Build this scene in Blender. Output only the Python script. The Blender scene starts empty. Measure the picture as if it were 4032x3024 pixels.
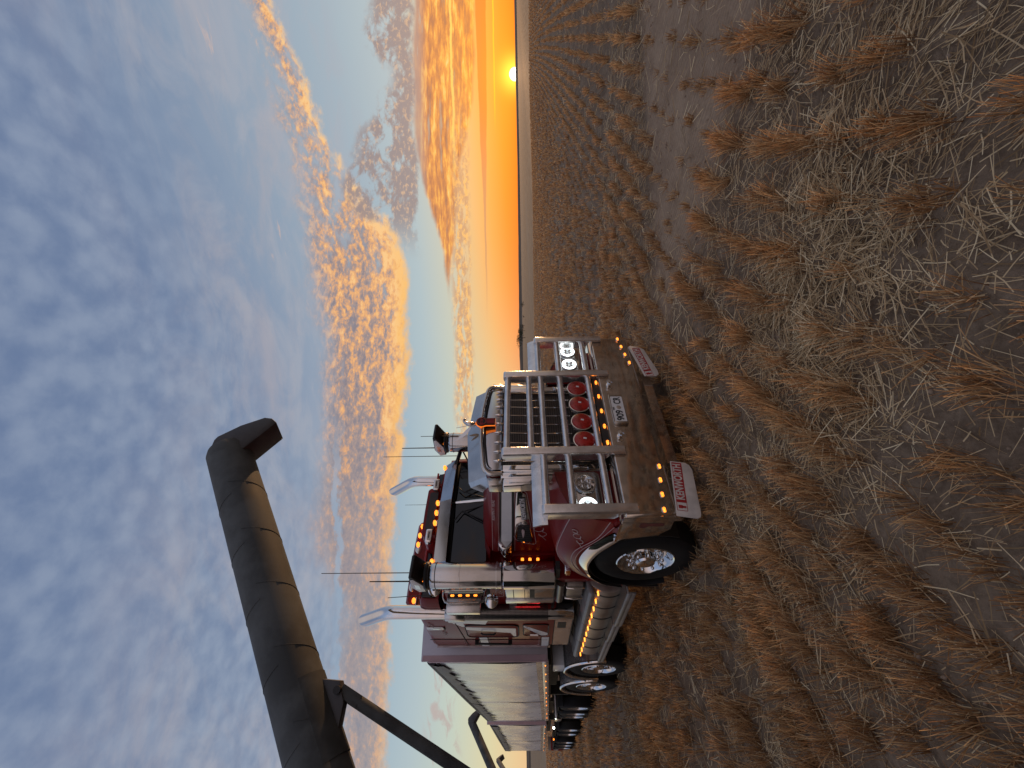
import bpy, bmesh, math, random
import numpy as np
from mathutils import Vector, Matrix
R = math.radians
rnd = random.Random(5)
SC = bpy.context.scene
COL = SC.collection

# ------------------------------------------------------------------ camera
# world axes: X = to the far (passenger) side of the truck, Y = towards its tail, Z = up; bumper face at Y = 0
CAMP = Vector((-3.1283, -3.4566, 1.7591))
FOC, YAW, ROLL, PIT = 1688.5, 0.7987, 0.0189, 0.0250
cs, sn = math.cos(YAW), math.sin(YAW)
right = Vector((cs, -sn, 0))
fwd = Vector((sn * math.cos(PIT), cs * math.cos(PIT), math.sin(PIT)))
up = right.cross(fwd)
Uv = right * math.cos(ROLL) - up * math.sin(ROLL)
Vv = right * math.sin(ROLL) + up * math.cos(ROLL)
cam = bpy.data.objects.new("camera", bpy.data.cameras.new("camera"))
COL.objects.link(cam)
cam.matrix_world = Matrix(((-Vv.x, Uv.x, -fwd.x, CAMP.x), (-Vv.y, Uv.y, -fwd.y, CAMP.y), (-Vv.z, Uv.z, -fwd.z, CAMP.z), (0, 0, 0, 1)))
cam.data.sensor_width = 36
cam.data.sensor_fit = 'HORIZONTAL'
cam.data.lens = 36 * FOC / 4032
cam.data.clip_start = 0.05
cam.data.clip_end = 20000
SC.camera = cam
SC.view_settings.view_transform = 'Standard'
SC.view_settings.look = 'None'
SC.view_settings.exposure = 0
SC.view_settings.gamma = 1

# ------------------------------------------------------------------ sun and sky
SUND = Vector((1.2205, 0.1802, 0.0)).normalized()       # heading of the setting sun
SUN_EL = R(0.9)
sun = bpy.data.objects.new("sun", bpy.data.lights.new("sun", 'SUN'))
COL.objects.link(sun)
sun.data.energy = 2.4
sun.data.angle = R(0.55)
sun.data.color = (1.0, 0.55, 0.26)
sd = SUND * math.cos(SUN_EL) + Vector((0, 0, math.sin(SUN_EL)))
sun.rotation_euler = (-sd).to_track_quat('-Z', 'Y').to_euler()


def lin(r, g, b):
    f = lambda c: (c / 255) / 12.92 if c <= 10 else ((c / 255 + 0.055) / 1.055) ** 2.4
    return (f(r), f(g), f(b), 1)


class S:
    """a socket that builds Math nodes when used in an expression"""
    nt = None

    def __init__(s, k):
        s.k = k

    @staticmethod
    def math(op, a, b=0.0, c=0.0):
        n = S.nt.nodes.new('ShaderNodeMath')
        n.operation = op
        for i, v in enumerate((a, b, c)):
            if isinstance(v, S):
                S.nt.links.new(v.k, n.inputs[i])
            else:
                n.inputs[i].default_value = v
        return S(n.outputs[0])

    def __add__(s, o): return S.math('ADD', s, o)
    __radd__ = __add__
    def __sub__(s, o): return S.math('SUBTRACT', s, o)
    def __rsub__(s, o): return S.math('SUBTRACT', o, s)
    def __mul__(s, o): return S.math('MULTIPLY', s, o)
    __rmul__ = __mul__
    def __truediv__(s, o): return S.math('DIVIDE', s, o)
    def __rtruediv__(s, o): return S.math('DIVIDE', o, s)


def sstep(x, a, b, lo=0.0, hi=1.0):
    n = S.nt.nodes.new('ShaderNodeMapRange')
    n.interpolation_type = 'SMOOTHSTEP'
    S.nt.links.new(x.k, n.inputs[0])
    for i, v in enumerate((a, b, lo, hi)):
        if isinstance(v, S):
            S.nt.links.new(v.k, n.inputs[1 + i])
        else:
            n.inputs[1 + i].default_value = v
    return S(n.outputs[0])


def ramp(x, stops, mode='LINEAR'):
    n = S.nt.nodes.new('ShaderNodeValToRGB')
    S.nt.links.new(x.k, n.inputs[0])
    e = n.color_ramp.elements
    n.color_ramp.interpolation = mode
    for i, (p, c) in enumerate(stops):
        q = e[i] if i < 2 else e.new(p)
        q.position = p
        q.color = c
    return S(n.outputs[0])


def curve(x, pts, x0, x1):
    """piecewise smooth scalar function of x; values 0..1"""
    m = S.nt.nodes.new('ShaderNodeMapRange')
    S.nt.links.new(x.k, m.inputs[0])
    m.inputs[1].default_value, m.inputs[2].default_value = x0, x1
    n = S.nt.nodes.new('ShaderNodeFloatCurve')
    S.nt.links.new(m.outputs[0], n.inputs['Value'])
    c = n.mapping.curves[0]
    P = [((px - x0) / (x1 - x0), pv) for px, pv in pts]
    for i, (a, b) in enumerate(P):
        if i < 2:
            c.points[i].location = (a, b)
        else:
            c.points.new(a, b)
    n.mapping.update()
    return S(n.outputs[0])


def vec(x, y, z=0.0):
    n = S.nt.nodes.new('ShaderNodeCombineXYZ')
    for i, v in enumerate((x, y, z)):
        if isinstance(v, S):
            S.nt.links.new(v.k, n.inputs[i])
        else:
            n.inputs[i].default_value = v
    return S(n.outputs[0])


def noise(v, scale, detail=4.0, rough=0.55, dist=0.0):
    n = S.nt.nodes.new('ShaderNodeTexNoise')
    S.nt.links.new(v.k, n.inputs['Vector'])
    n.inputs['Scale'].default_value = scale
    n.inputs['Detail'].default_value = detail
    n.inputs['Roughness'].default_value = rough
    n.inputs['Distortion'].default_value = dist
    return S(n.outputs[0])


def voro(v, scale, smooth=0.6):
    n = S.nt.nodes.new('ShaderNodeTexVoronoi')
    n.feature = 'SMOOTH_F1'
    S.nt.links.new(v.k, n.inputs['Vector'])
    n.inputs['Scale'].default_value = scale
    n.inputs['Smoothness'].default_value = smooth
    return S(n.outputs[0])


def mix(f, a, b, mode='MIX'):
    n = S.nt.nodes.new('ShaderNodeMix')
    n.data_type = 'RGBA'
    n.blend_type = mode
    n.clamp_factor = True
    for i, v in ((0, f), (6, a), (7, b)):
        if isinstance(v, S):
            S.nt.links.new(v.k, n.inputs[i])
        else:
            n.inputs[i].default_value = v
    return S(n.outputs[2])


def make_world():
    w = bpy.data.worlds.new("World")
    SC.world = w
    w.use_nodes = True
    nt = w.node_tree
    nt.nodes.clear()
    S.nt = nt
    tc = nt.nodes.new('ShaderNodeTexCoord')
    sep = nt.nodes.new('ShaderNodeSeparateXYZ')
    nt.links.new(tc.outputs['Generated'], sep.inputs[0])
    dx, dy, dz = S(sep.outputs[0]), S(sep.outputs[1]), S(sep.outputs[2])
    xr = dx * cs - dy * sn                     # to the right of the view heading
    yf = dx * sn + dy * cs                     # along the view heading
    ayf = S.math('MAXIMUM', S.math('ABSOLUTE', yf), 0.12)
    gu = xr / ayf
    gv = dz / ayf
    front = sstep(yf, -0.1, 0.25)
    el = S.math('ARCSINE', S.math('MINIMUM', S.math('MAXIMUM', dz, -0.2), 1.0)) * (180 / math.pi)
    t = S.math('MAXIMUM', el, 0.0) * (1 / 60.0)
    k = lambda d: d / 60.0
    left = ramp(t, [(0, lin(238, 196, 146)), (k(1.5), lin(236, 205, 155)), (k(4), lin(222, 212, 170)), (k(8), lin(196, 206, 192)), (k(12), lin(177, 193, 198)), (k(17), lin(154, 177, 195)), (k(25), lin(146, 160, 180)), (k(34), lin(122, 140, 168)), (k(50), lin(96, 118, 155)), (1, lin(90, 112, 152))])
    rght = ramp(t, [(0, lin(255, 132, 40)), (k(1.6), lin(255, 150, 56)), (k(3.5), lin(254, 172, 84)), (k(6), lin(240, 190, 125)), (k(9), lin(205, 202, 180)), (k(13), lin(176, 193, 198)), (k(19), lin(160, 178, 190)), (k(28), lin(145, 163, 181)), (k(42), lin(124, 143, 168)), (1, lin(112, 134, 162))])
    back = ramp(t, [(0, lin(122, 110, 112)), (k(4), lin(132, 119, 120)), (k(11), lin(158, 146, 150)), (k(22), lin(158, 156, 170)), (k(35), lin(122, 140, 172)), (1, lin(84, 108, 150))])
    sdot = dx * SUND.x + dy * SUND.y           # cosine of the bearing from the sun
    c1 = mix(sstep(sdot, 0.68, 1.0), left, rght)
    base = mix(sstep(yf, 0.0, 0.58), back, c1)
    # ---- high dappled cloud, seen on a flat layer overhead
    inv = 1.0 / (S.math('MAXIMUM', dz, 0.02) + 0.06)
    P = vec(xr * inv, yf * inv, 0.0)
    n1 = noise(P, 16.0, 5.0, 0.55, 0.12)
    n2 = noise(P, 1.7, 3.0, 0.5, 0.2)
    cell = voro(P, 19.0, 0.8)
    dap = n1 * 0.80 + (1.0 - cell) * 0.44 + n2 * 0.16
    lay = sstep(gv + gu * -0.36 + (n2 - 0.5) * 0.35, 0.46, 0.84)
    lay = lay * sstep(el, 14.0, 24.0)
    dapc = mix(sstep(dap, 0.42, 1.0), lin(108, 125, 157), lin(150, 162, 183))
    c = mix(lay * 0.62, base, dapc)
    # wide soft veils with a pink cast
    Pw = vec(xr * inv * 0.6 + yf * inv * 0.25, yf * inv, 3.0)
    veil = sstep(noise(Pw, 3.6, 7.0, 0.66, 0.5), 0.42, 0.80) * sstep(el, 17.0, 26.0) * sstep(el, 46.0, 34.0)
    veil2 = sstep(noise(vec(xr * inv * 2.2 + yf * inv * 0.8, yf * inv * 3.0, 13.0), 1.7, 5.0, 0.6, 0.5), 0.42, 0.66) * sstep(el, 15.0, 22.0) * sstep(el, 42.0, 32.0)
    c = mix(veil2 * 0.5, c, lin(170, 172, 182))
    c = mix(veil * 0.55, c, lin(178, 168, 172))
    wisp = sstep(noise(vec(xr * inv * 1.2, yf * inv * 2.4 + xr * inv, 7.0), 2.6, 6.0, 0.62, 0.6), 0.63, 0.72) * sstep(el, 20.0, 25.0) * sstep(el, 38.0, 30.0) * sstep(gu, -0.1, 0.1)
    c = mix(wisp * 0.7, c, lin(232, 188, 160))
    azw = front * sstep(S.math('ABSOLUTE', gu), 1.5, 1.0)
    # warped picture of the low sky
    G0 = vec(gu, gv, 0.0)
    wx = noise(G0, 9.0, 4.0, 0.6) - 0.5
    wy = noise(vec(gu, gv, 4.0), 7.0, 5.0, 0.62) - 0.5
    rag = noise(vec(gu, gv * 1.8, 21.0), 26.0, 4.0, 0.65) - 0.5
    gvw = gv + wy * 0.07 + rag * 0.045
    guw = gu + wx * 0.08
    # ---- long orange bank rising to the right
    upper = curve(guw, [(-1.0, .475), (-.65, .462), (-.52, .452), (-.40, .50), (-.18, .487), (0, .478), (.12, .470), (.25, .488), (.35, .503), (.5, .527), (.63, .556), (.75, .588), (.85, .622), (1.0, .67)], -1.0, 1.0)
    lower = curve(guw, [(-1.0, .335), (-.69, .324), (-.46, .308), (-.3, .302), (-.22, .290), (0, .266), (.12, .262), (.28, .265), (.36, .28), (.43, .345), (.5, .40), (.57, .438), (.69, .482), (.85, .545), (1.0, .60)], -1.0, 1.0)
    band = sstep(gvw, lower - 0.006, lower + 0.020) * sstep(gvw, upper + 0.024, upper - 0.055)
    pos = (gvw - lower) / (upper - lower)
    gsh = gv - S.math('MAXIMUM', gu - 0.30, 0.0) * 0.50
    Gs = vec(gu * 1.0 + gv * 0.5, gsh * 2.0, 1.0)
    puff = noise(Gs, 21.0, 6.0, 0.64, 0.25)
    puff2 = noise(vec(gu, gsh * sstep(gu, 0.3, 0.6, 3.4, 5.5), 2.0), 5.0, 4.0, 0.58, 0.3)
    fine = noise(vec(gu, gv * 1.6, 9.0), 58.0, 4.0, 0.66, 0.25)
    # gaps: streaky to the right, solid to the left
    cov = sstep(puff2 * 0.6 + puff * 0.5 + sstep(gu, 0.55, 0.15, 0.005, 0.15) + sstep(gu, 0.1, -0.4) * 0.10, 0.43, 0.67)
    rift = sstep(S.math('ABSOLUTE', gvw - (0.440 + gu * -0.015)), 0.004, 0.014) 
    rift = S.math('MAXIMUM', rift, sstep(gu, -0.28, -0.02))
    dens = band * cov * rift
    litn = puff * 0.55 + fine * 0.45 + sstep(pos, 0.45, 0.05) * 0.10
    litn = litn + sstep(gu, -0.55, 0.25, -0.085, 0.02) + (puff2 - 0.5) * 0.16
    soft = sstep(gu, -0.45, 0.12, 0.7, 1.55)
    litn = (litn - 0.53) * soft + 0.53 + sstep(pos, 0.30, 0.06) * sstep(gu, -0.5, 0.1, 0.02, 0.05)
    ocol = ramp(litn, [(0.36, lin(138, 126, 132)), (0.47, lin(168, 144, 136)), (0.545, lin(216, 162, 120)), (0.61, lin(244, 178, 110)), (0.71, lin(254, 202, 134))])
    edge = sstep(pos, 0.22, 0.04) * sstep(gu, 0.42, 0.2) * sstep(gu, -0.5, 0.05, 0.35, 1.0)
    ocol = mix(edge * 0.85, ocol, lin(255, 190, 92))
    c = mix(dens * azw * sstep(gu, -0.6, 0.1, 0.74, 0.95), c, ocol)
    # ---- grey brown puffs under it, right of centre
    gtop = curve(guw, [(.2, .27), (.36, .30), (.45, .42), (.55, .40), (.66, .335), (.75, .30), (.8, .355), (.9, .345), (1.0, .34)], .2, 1.0)
    gb = sstep(gvw, 0.232, 0.250) * sstep(gvw, gtop + 0.01, gtop - 0.03) * sstep(gu, 0.28, 0.42)
    gpf = sstep(noise(vec(gu * 1.1, gv * 1.7, 6.0), 16.0, 6.0, 0.6, 0.35) + sstep(gv, 0.31, 0.25) * 0.08, 0.40, 0.53)
    gcol = mix(sstep(fine, 0.50, 0.66), lin(150, 136, 136), lin(208, 172, 142))
    c = mix(gb * gpf * azw * 0.92, c, gcol)
    # ---- layered strata low over the sun
    stop_ = curve(guw, [(0, .155), (.22, .17), (.39, .2), (.5, .232), (.68, .243), (.9, .238), (1.0, .236)], 0, 1.0)
    sbot = curve(guw, [(0, .152), (.22, .165), (.34, .15), (.5, .135), (.67, .105), (.9, .092), (1.0, .09)], 0, 1.0)
    gsw = gv + wy * 0.022
    st = sstep(gsw, sbot - 0.003, sbot + 0.008) * sstep(gsw, stop_ + 0.004, stop_ - 0.008) * sstep(gu, 0.15, 0.3)
    lamN = noise(vec(gu * 1.5, gv * 17.0, 1.0), 5.0, 5.0, 0.62, 0.2)
    lam2 = noise(vec(gu * 4.0, gv * 16.0, 2.0), 6.0, 4.0, 0.6, 0.3)
    scol = ramp(lamN * 0.6 + lam2 * 0.4, [(.38, lin(152, 100, 82)), (.46, lin(194, 122, 74)), (.52, lin(230, 148, 72)), (.575, lin(255, 186, 84)), (.65, lin(255, 214, 136))])
    scol = mix(sstep(gv, 0.205, 0.235) * 0.8, scol, lin(172, 146, 138))
    c = mix(st * azw * sstep(lamN, 0.30, 0.42, 0.55, 0.96), c, scol)
    rim = sstep(S.math('ABSOLUTE', gsw - (0.152 + (gu - 0.7) * 0.01)), 0.0045, 0.001) * sstep(gu, 0.42, 0.6)
    c = mix(rim * azw * 0.9, c, lin(255, 216, 110))
    # golden cloudlets in a low string, to the left of the strata
    tail = sstep(gsw, 0.108, 0.124) * sstep(gsw, 0.168, 0.146) * sstep(gu, -0.28, 0.0) * sstep(gu, 0.75, 0.45)
    tp = sstep(noise(vec(gu * 1.5, gv * 6.0, 3.0), 14.0, 5.0, 0.64, 0.2), 0.38, 0.54)
    tcol = mix(sstep(fine, 0.45, 0.6), lin(206, 158, 118), lin(253, 192, 112))
    c = mix(tail * tp * azw * 0.9, c, tcol)
    # thin bars of stratus over the sun
    b0 = 0.081 + (gu - 0.6) * 0.003 + (noise(vec(gu * 5.0, 0.0, 0.0), 2.0, 5.0, 0.6) - 0.5) * 0.006
    wdt = curve(gu, [(0, .0005), (.28, .0012), (.4, .002), (.54, .006), (.68, .009), (.9, .012), (1.0, .013)], 0, 1.0)
    bar = sstep(S.math('ABSOLUTE', gv - b0), wdt + 0.002, wdt - 0.001) * sstep(gu, 0.12, 0.34)
    c = mix(bar * azw * 0.85, c, mix(sstep(gu, 0.35, 0.7), lin(205, 150, 110), lin(228, 120, 52)))
    bar2 = sstep(S.math('ABSOLUTE', gv - 0.053 - (noise(vec(gu * 9.0, 1.0, 0.0), 2.0, 3.0) - 0.5) * 0.004), 0.0022, 0.0006) * sstep(gu, 0.58, 0.70)
    c = mix(bar2 * azw * 0.8, c, lin(255, 214, 60))
    # mauve wisps low on the left
    lm = sstep(noise(vec(gu * 1.4, gv * 3.5, 5.0), 9.0, 5.0, 0.6, 0.6), 0.50, 0.66) * sstep(gv, 0.15, 0.18) * sstep(gv, 0.26, 0.22) * sstep(gu, -0.5, -0.62)
    c = mix(lm * azw * 0.7, c, lin(188, 164, 160))
    # ---- the sun: small disc on the horizon and the bright air round it
    ddot = dx * (SUND.x) + dy * (SUND.y) + dz * 0.0035
    ang = S.math('ARCCOSINE', S.math('MINIMUM', ddot, 0.9999999)) * (180 / math.pi)
    halo = S.math('POWER', 2.718, ang * -0.38)
    c = mix(halo * 0.66, c, (1.0, 0.40, 0.04, 1))
    core = S.math('POWER', 2.718, ang * ang * -0.50)
    c = mix(core, c, (1.6, 1.15, 0.12, 1))
    disc = sstep(ang, 0.66, 0.34)
    c = mix(disc, c, (9.0, 8.0, 5.5, 1))
    # peach patches in the sky behind the photographer, paler overhead
    bp = sstep(noise(vec(xr * inv * 1.3, yf * inv * 1.3, 11.0), 2.2, 5.0, 0.6, 0.4), 0.50, 0.64) * sstep(yf, 0.25, -0.15) * sstep(el, 3.0, 8.0) * sstep(el, 44.0, 30.0)
    c = mix(bp * 0.6, c, lin(206, 160, 130))
    c = mix(sstep(el, 53.0, 72.0) * 0.8, c, lin(168, 156, 150))
    # dim ground bounce below the horizon
    c = mix(sstep(el, -0.3, -1.5), c, lin(92, 74, 60))
    sky = nt.nodes.new('ShaderNodeTexSky')
    sky.sky_type = 'NISHITA'
    sky.sun_disc = False
    sky.sun_elevation = SUN_EL
    sky.sun_rotation = math.atan2(SUND.x, SUND.y)
    bg1 = nt.nodes.new('ShaderNodeBackground')
    nt.links.new(sky.outputs[0], bg1.inputs[0])
    bg1.inputs[1].default_value = 0.02
    bg2 = nt.nodes.new('ShaderNodeBackground')
    nt.links.new(c.k, bg2.inputs[0])
    gain = sstep(yf, -0.15, -0.65, 0.97, 1.3) + sstep(el, 53.0, 75.0, 0.0, 0.4)
    nt.links.new(gain.k, bg2.inputs[1])
    ad = nt.nodes.new('ShaderNodeAddShader')
    nt.links.new(bg1.outputs[0], ad.inputs[0])
    nt.links.new(bg2.outputs[0], ad.inputs[1])
    out = nt.nodes.new('ShaderNodeOutputWorld')
    nt.links.new(ad.outputs[0], out.inputs[0])
    w.cycles.sampling_method = 'MANUAL'
    w.cycles.sample_map_resolution = 1024


make_world()

# ------------------------------------------------------------------ materials
def node_mat(name):
    m = bpy.data.materials.new(name)
    m.use_nodes = True
    S.nt = m.node_tree
    return m, m.node_tree, m.node_tree.nodes['Principled BSDF']


def setin(nt, b, key, v):
    if isinstance(v, S):
        nt.links.new(v.k, b.inputs[key])
    else:
        b.inputs[key].default_value = v


def objco():
    n = S.nt.nodes.new('ShaderNodeTexCoord')
    return S(n.outputs['Object'])


def bump(nt, b, h, strength=0.2, dist=0.01):
    n = nt.nodes.new('ShaderNodeBump')
    n.inputs['Strength'].default_value = strength
    n.inputs['Distance'].default_value = dist
    nt.links.new(h.k, n.inputs['Height'])
    nt.links.new(n.outputs[0], b.inputs['Normal'])


def mat(name, col, rough=0.5, metal=0.0, var=0.15, scale=8.0, coat=0.0, rvar=0.1, bmp=0.0, bscale=60.0, dust=0.0, spec=0.5):
    """surface with a little mottling of colour and gloss, optional dust"""
    m, nt, b = node_mat(name)
    o = objco()
    n = noise(o, scale, 5.0, 0.6)
    c4 = (*col, 1)
    dk = tuple(x * (1 - var) for x in col) + (1,)
    lt = tuple(min(1, x * (1 + var)) for x in col) + (1,)
    c = mix(sstep(n, 0.35, 0.65), dk, lt)
    r = sstep(n, 0.3, 0.7, max(0.02, rough - rvar * 0.5), rough + rvar * 0.5)
    mt = metal
    if dust > 0:
        d = sstep(noise(o, 3.0, 6.0, 0.65), 0.62 - dust * 0.5, 0.85 - dust * 0.25)
        d = d * min(1.0, dust * 1.6)
        c = mix(d, c, (0.22, 0.165, 0.115, 1))
        r = S.math('ADD', r, d * 0.45)
        mt = (1.0 - d * 0.8) * metal if metal else 0.0
    setin(nt, b, 'Base Color', c)
    setin(nt, b, 'Roughness', r)
    setin(nt, b, 'Metallic', mt)
    b.inputs['Coat Weight'].default_value = coat
    b.inputs['Coat Roughness'].default_value = 0.06
    b.inputs['Specular IOR Level'].default_value = spec
    if bmp:
        bump(nt, b, noise(o, bscale, 3.0, 0.6), bmp, 0.004)
    return m


def glow(name, col, strength, core=None):
    m, nt, b = node_mat(name)
    b.inputs['Base Color'].default_value = (*[x * 0.5 for x in col], 1)
    b.inputs['Roughness'].default_value = 0.25
    o = objco()
    n = voro(o, 120.0, 0.2)
    e = mix(sstep(n, 0.1, 0.6), (*(core or col), 1), (*col, 1))
    nt.links.new(e.k, b.inputs['Emission Color'])
    b.inputs['Emission Strength'].default_value = strength
    return m


M = {}
M['chrome'] = mat('chrome', (0.80, 0.79, 0.78), 0.05, 1.0, 0.04, 6, rvar=0.06)
M['steel'] = mat('polished_steel', (0.58, 0.56, 0.54), 0.17, 1.0, 0.08, 4, rvar=0.12, dust=0.10)
M['visor'] = mat('polished_visor', (0.50, 0.51, 0.54), 0.16, 1.0, 0.05, 3, rvar=0.06)
M['brushed'] = mat('brushed_alloy', (0.74, 0.72, 0.70), 0.20, 0.88, 0.10, 8, rvar=0.12, dust=0.0)
M['bumper'] = mat('dusty_polished_bumper', (0.62, 0.545, 0.47), 0.11, 0.94, 0.14, 9, rvar=0.12, dust=0.0)
M['red'] = mat('deep_red_paint', (0.19, 0.0055, 0.0055), 0.34, 0.0, 0.10, 3, coat=0.16, rvar=0.05, spec=0.2)
M['redlight'] = mat('red_decal', (0.35, 0.02, 0.022), 0.4, 0.0, 0.1, 12)
M['white'] = mat('silver_white_paint', (0.82, 0.81, 0.80), 0.42, 0.0, 0.05, 5, coat=0.25, rvar=0.05)
M['tankmat'] = mat('dull_tank_alloy', (0.36, 0.31, 0.26), 0.48, 0.85, 0.15, 4, rvar=0.15, dust=0.2)
M['stepmat'] = mat('dull_step_alloy', (0.33, 0.31, 0.29), 0.60, 0.9, 0.15, 6, rvar=0.15, dust=0.15)
M['cart'] = mat('dark_green_cart', (0.020, 0.032, 0.022), 0.5, 0.0, 0.2, 2, dust=0.2)
M['redfaded'] = mat('faded_red_sticker', (0.16, 0.045, 0.038), 0.5, 0.2, 0.2, 20)
M['line'] = mat('pale_pinstripe', (0.55, 0.42, 0.40), 0.4, 0.0, 0.05, 5)
M['black'] = mat('black_plastic', (0.008, 0.008, 0.008), 0.42, 0.0, 0.2, 8)
M['chassis'] = mat('dusty_black_chassis', (0.020, 0.018, 0.016), 0.6, 0.0, 0.3, 5, dust=0.2)
M['rubber'] = mat('tyre_rubber', (0.010, 0.009, 0.0085), 0.75, 0.0, 0.25, 9, bmp=0.25, bscale=90, dust=0.10, spec=0.25)
M['tint'] = mat('dark_glass', (0.004, 0.005, 0.006), 0.05, 0.0, 0.05, 3, coat=0.0, rvar=0.03, spec=0.45)
M['flap'] = mat('white_mudflap', (0.55, 0.50, 0.44), 0.6, 0.0, 0.12, 6, dust=0.12)
M['plate'] = mat('white_plate', (0.72, 0.71, 0.68), 0.45, 0.0, 0.05, 20)
M['letter'] = mat('black_lettering', (0.008, 0.008, 0.008), 0.5)
M['whiteletter'] = mat('white_lettering', (0.72, 0.70, 0.68), 0.5)
M['redlens'] = mat('red_lens_cover', (0.36, 0.010, 0.007), 0.28, 0.0, 0.25, 14, coat=0.3)
M['alloy'] = mat('trailer_alloy', (0.62, 0.59, 0.58), 0.26, 0.85, 0.06, 2.5, rvar=0.12, dust=0.05)
M['curtain'] = mat('silver_curtain', (0.70, 0.73, 0.78), 0.27, 0.25, 0.05, 1.5, rvar=0.10)
M['foldshade'] = mat('grey_fold_shade', (0.16, 0.155, 0.155), 0.55, 0.0, 0.15, 2)
M['tarp'] = mat('dark_tarp', (0.045, 0.048, 0.055), 0.6, 0.0, 0.2, 3)
M['lilac'] = mat('pale_lilac_panel', (0.54, 0.50, 0.53), 0.34, 0.25, 0.05, 3, coat=0.2)
M['pinksheen'] = mat('painted_pink_reflection', (0.52, 0.36, 0.38), 0.4, 0.1, 0.06, 3, coat=0.4)  # pink reflection on the silver front put into the base colour
M['auger'] = mat('grey_painted_auger', (0.078, 0.086, 0.088), 0.74, 0.0, 0.30, 2.2, rvar=0.15, bmp=0.15, bscale=14, dust=0.08, spec=0.25)
M['spout'] = mat('dark_grey_spout', (0.060, 0.060, 0.064), 0.5, 0.1, 0.25, 3, rvar=0.2, dust=0.15)
M['amber'] = glow('amber_lamp', (1.0, 0.20, 0.012), 2.6, (1.0, 0.45, 0.08))
M['amberstrong'] = glow('amber_step_lamp', (1.0, 0.27, 0.02), 3.2, (1.0, 0.5, 0.12))
M['amberdim'] = glow('orange_backlight', (1.0, 0.20, 0.02), 1.0)
M['amberoff'] = mat('amber_lens', (0.50, 0.14, 0.01), 0.2, 0.0, 0.1, 9, coat=0.5)
M['redlamp'] = glow('red_lamp', (1.0, 0.01, 0.02), 4.0, (1.0, 0.15, 0.15))
M['headlamp'] = glow('lit_headlamp', (0.88, 0.96, 1.0), 3.5)
M['lampglow'] = glow('glowing_reflector', (0.85, 0.95, 1.0), 0.55)
M['whitelamp'] = glow('white_lamp', (0.9, 1.0, 0.85), 12.0)


def mesh_mat(name, light, dark, sx, sz, thick, metal=0.8, axes='XZ'):
    """fine grid of bars over a dark core"""
    m, nt, b = node_mat(name)
    o = objco()
    sp = nt.nodes.new('ShaderNodeSeparateXYZ')
    nt.links.new(o.k, sp.inputs[0])
    ax = {'X': S(sp.outputs[0]), 'Y': S(sp.outputs[1]), 'Z': S(sp.outputs[2])}
    a = S.math('ABSOLUTE', S.math('FRACT', ax[axes[0]] * (1 / sx)) - 0.5)
    c = S.math('ABSOLUTE', S.math('FRACT', ax[axes[1]] * (1 / sz)) - 0.5)
    f = S.math('MAXIMUM', sstep(a, 0.5 - thick, 0.5 - thick * 0.6), sstep(c, 0.5 - thick * 1.4, 0.5 - thick * 0.8))
    setin(nt, b, 'Base Color', mix(f, (*dark, 1), (*light, 1)))
    setin(nt, b, 'Metallic', f * metal)
    b.inputs['Roughness'].default_value = 0.4
    return m


M['core'] = mesh_mat('radiator_mesh', (0.10, 0.085, 0.075), (0.008, 0.007, 0.006), 0.013, 0.026, 0.15, 0.15)
M['roofmesh'] = mesh_mat('dark_roof_mesh', (0.05, 0.045, 0.047), (0.012, 0.012, 0.013), 0.02, 0.014, 0.16, 0.2)


def perf_mat():
    m, nt, b = node_mat('perforated_steel')
    o = objco()
    sp = nt.nodes.new('ShaderNodeSeparateXYZ')
    nt.links.new(o.k, sp.inputs[0])
    a = S.math('ARCTAN2', S(sp.outputs[1]) - 2.97, S(sp.outputs[0]))
    an = S.math('ARCTAN2', S(sp.outputs[1]), S(sp.outputs[0]))
    v = vec(an * 6.5, S(sp.outputs[2]) * 60.0)
    h = nt.nodes.new('ShaderNodeTexVoronoi')
    h.inputs['Scale'].default_value = 1.0
    h.inputs['Randomness'].default_value = 0.0
    nt.links.new(v.k, h.inputs['Vector'])
    f = sstep(S(h.outputs['Distance']), 0.43, 0.50)
    setin(nt, b, 'Base Color', mix(f, (0.015, 0.013, 0.012, 1), (0.46, 0.43, 0.41, 1)))
    setin(nt, b, 'Metallic', f)
    b.inputs['Roughness'].default_value = 0.22
    return m


M['perf'] = perf_mat()


def tread_mat():
    m, nt, b = node_mat('tread_plate')
    o = objco()
    br = nt.nodes.new('ShaderNodeTexBrick')
    mp = nt.nodes.new('ShaderNodeMapping')
    mp.inputs['Rotation'].default_value = (0, 0, R(45))
    mp.inputs['Scale'].default_value = (22, 22, 22)
    nt.links.new(o.k, mp.inputs[0])
    nt.links.new(mp.outputs[0], br.inputs['Vector'])
    br.inputs['Mortar Size'].default_value = 0.12
    f = S(br.outputs['Fac'])
    setin(nt, b, 'Base Color', mix(f, (0.42, 0.40, 0.38, 1), (0.20, 0.18, 0.16, 1)))
    b.inputs['Metallic'].default_value = 0.9
    b.inputs['Roughness'].default_value = 0.32
    bump(nt, b, f, 0.5, -0.01)
    return m


M['tread'] = tread_mat()


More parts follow.
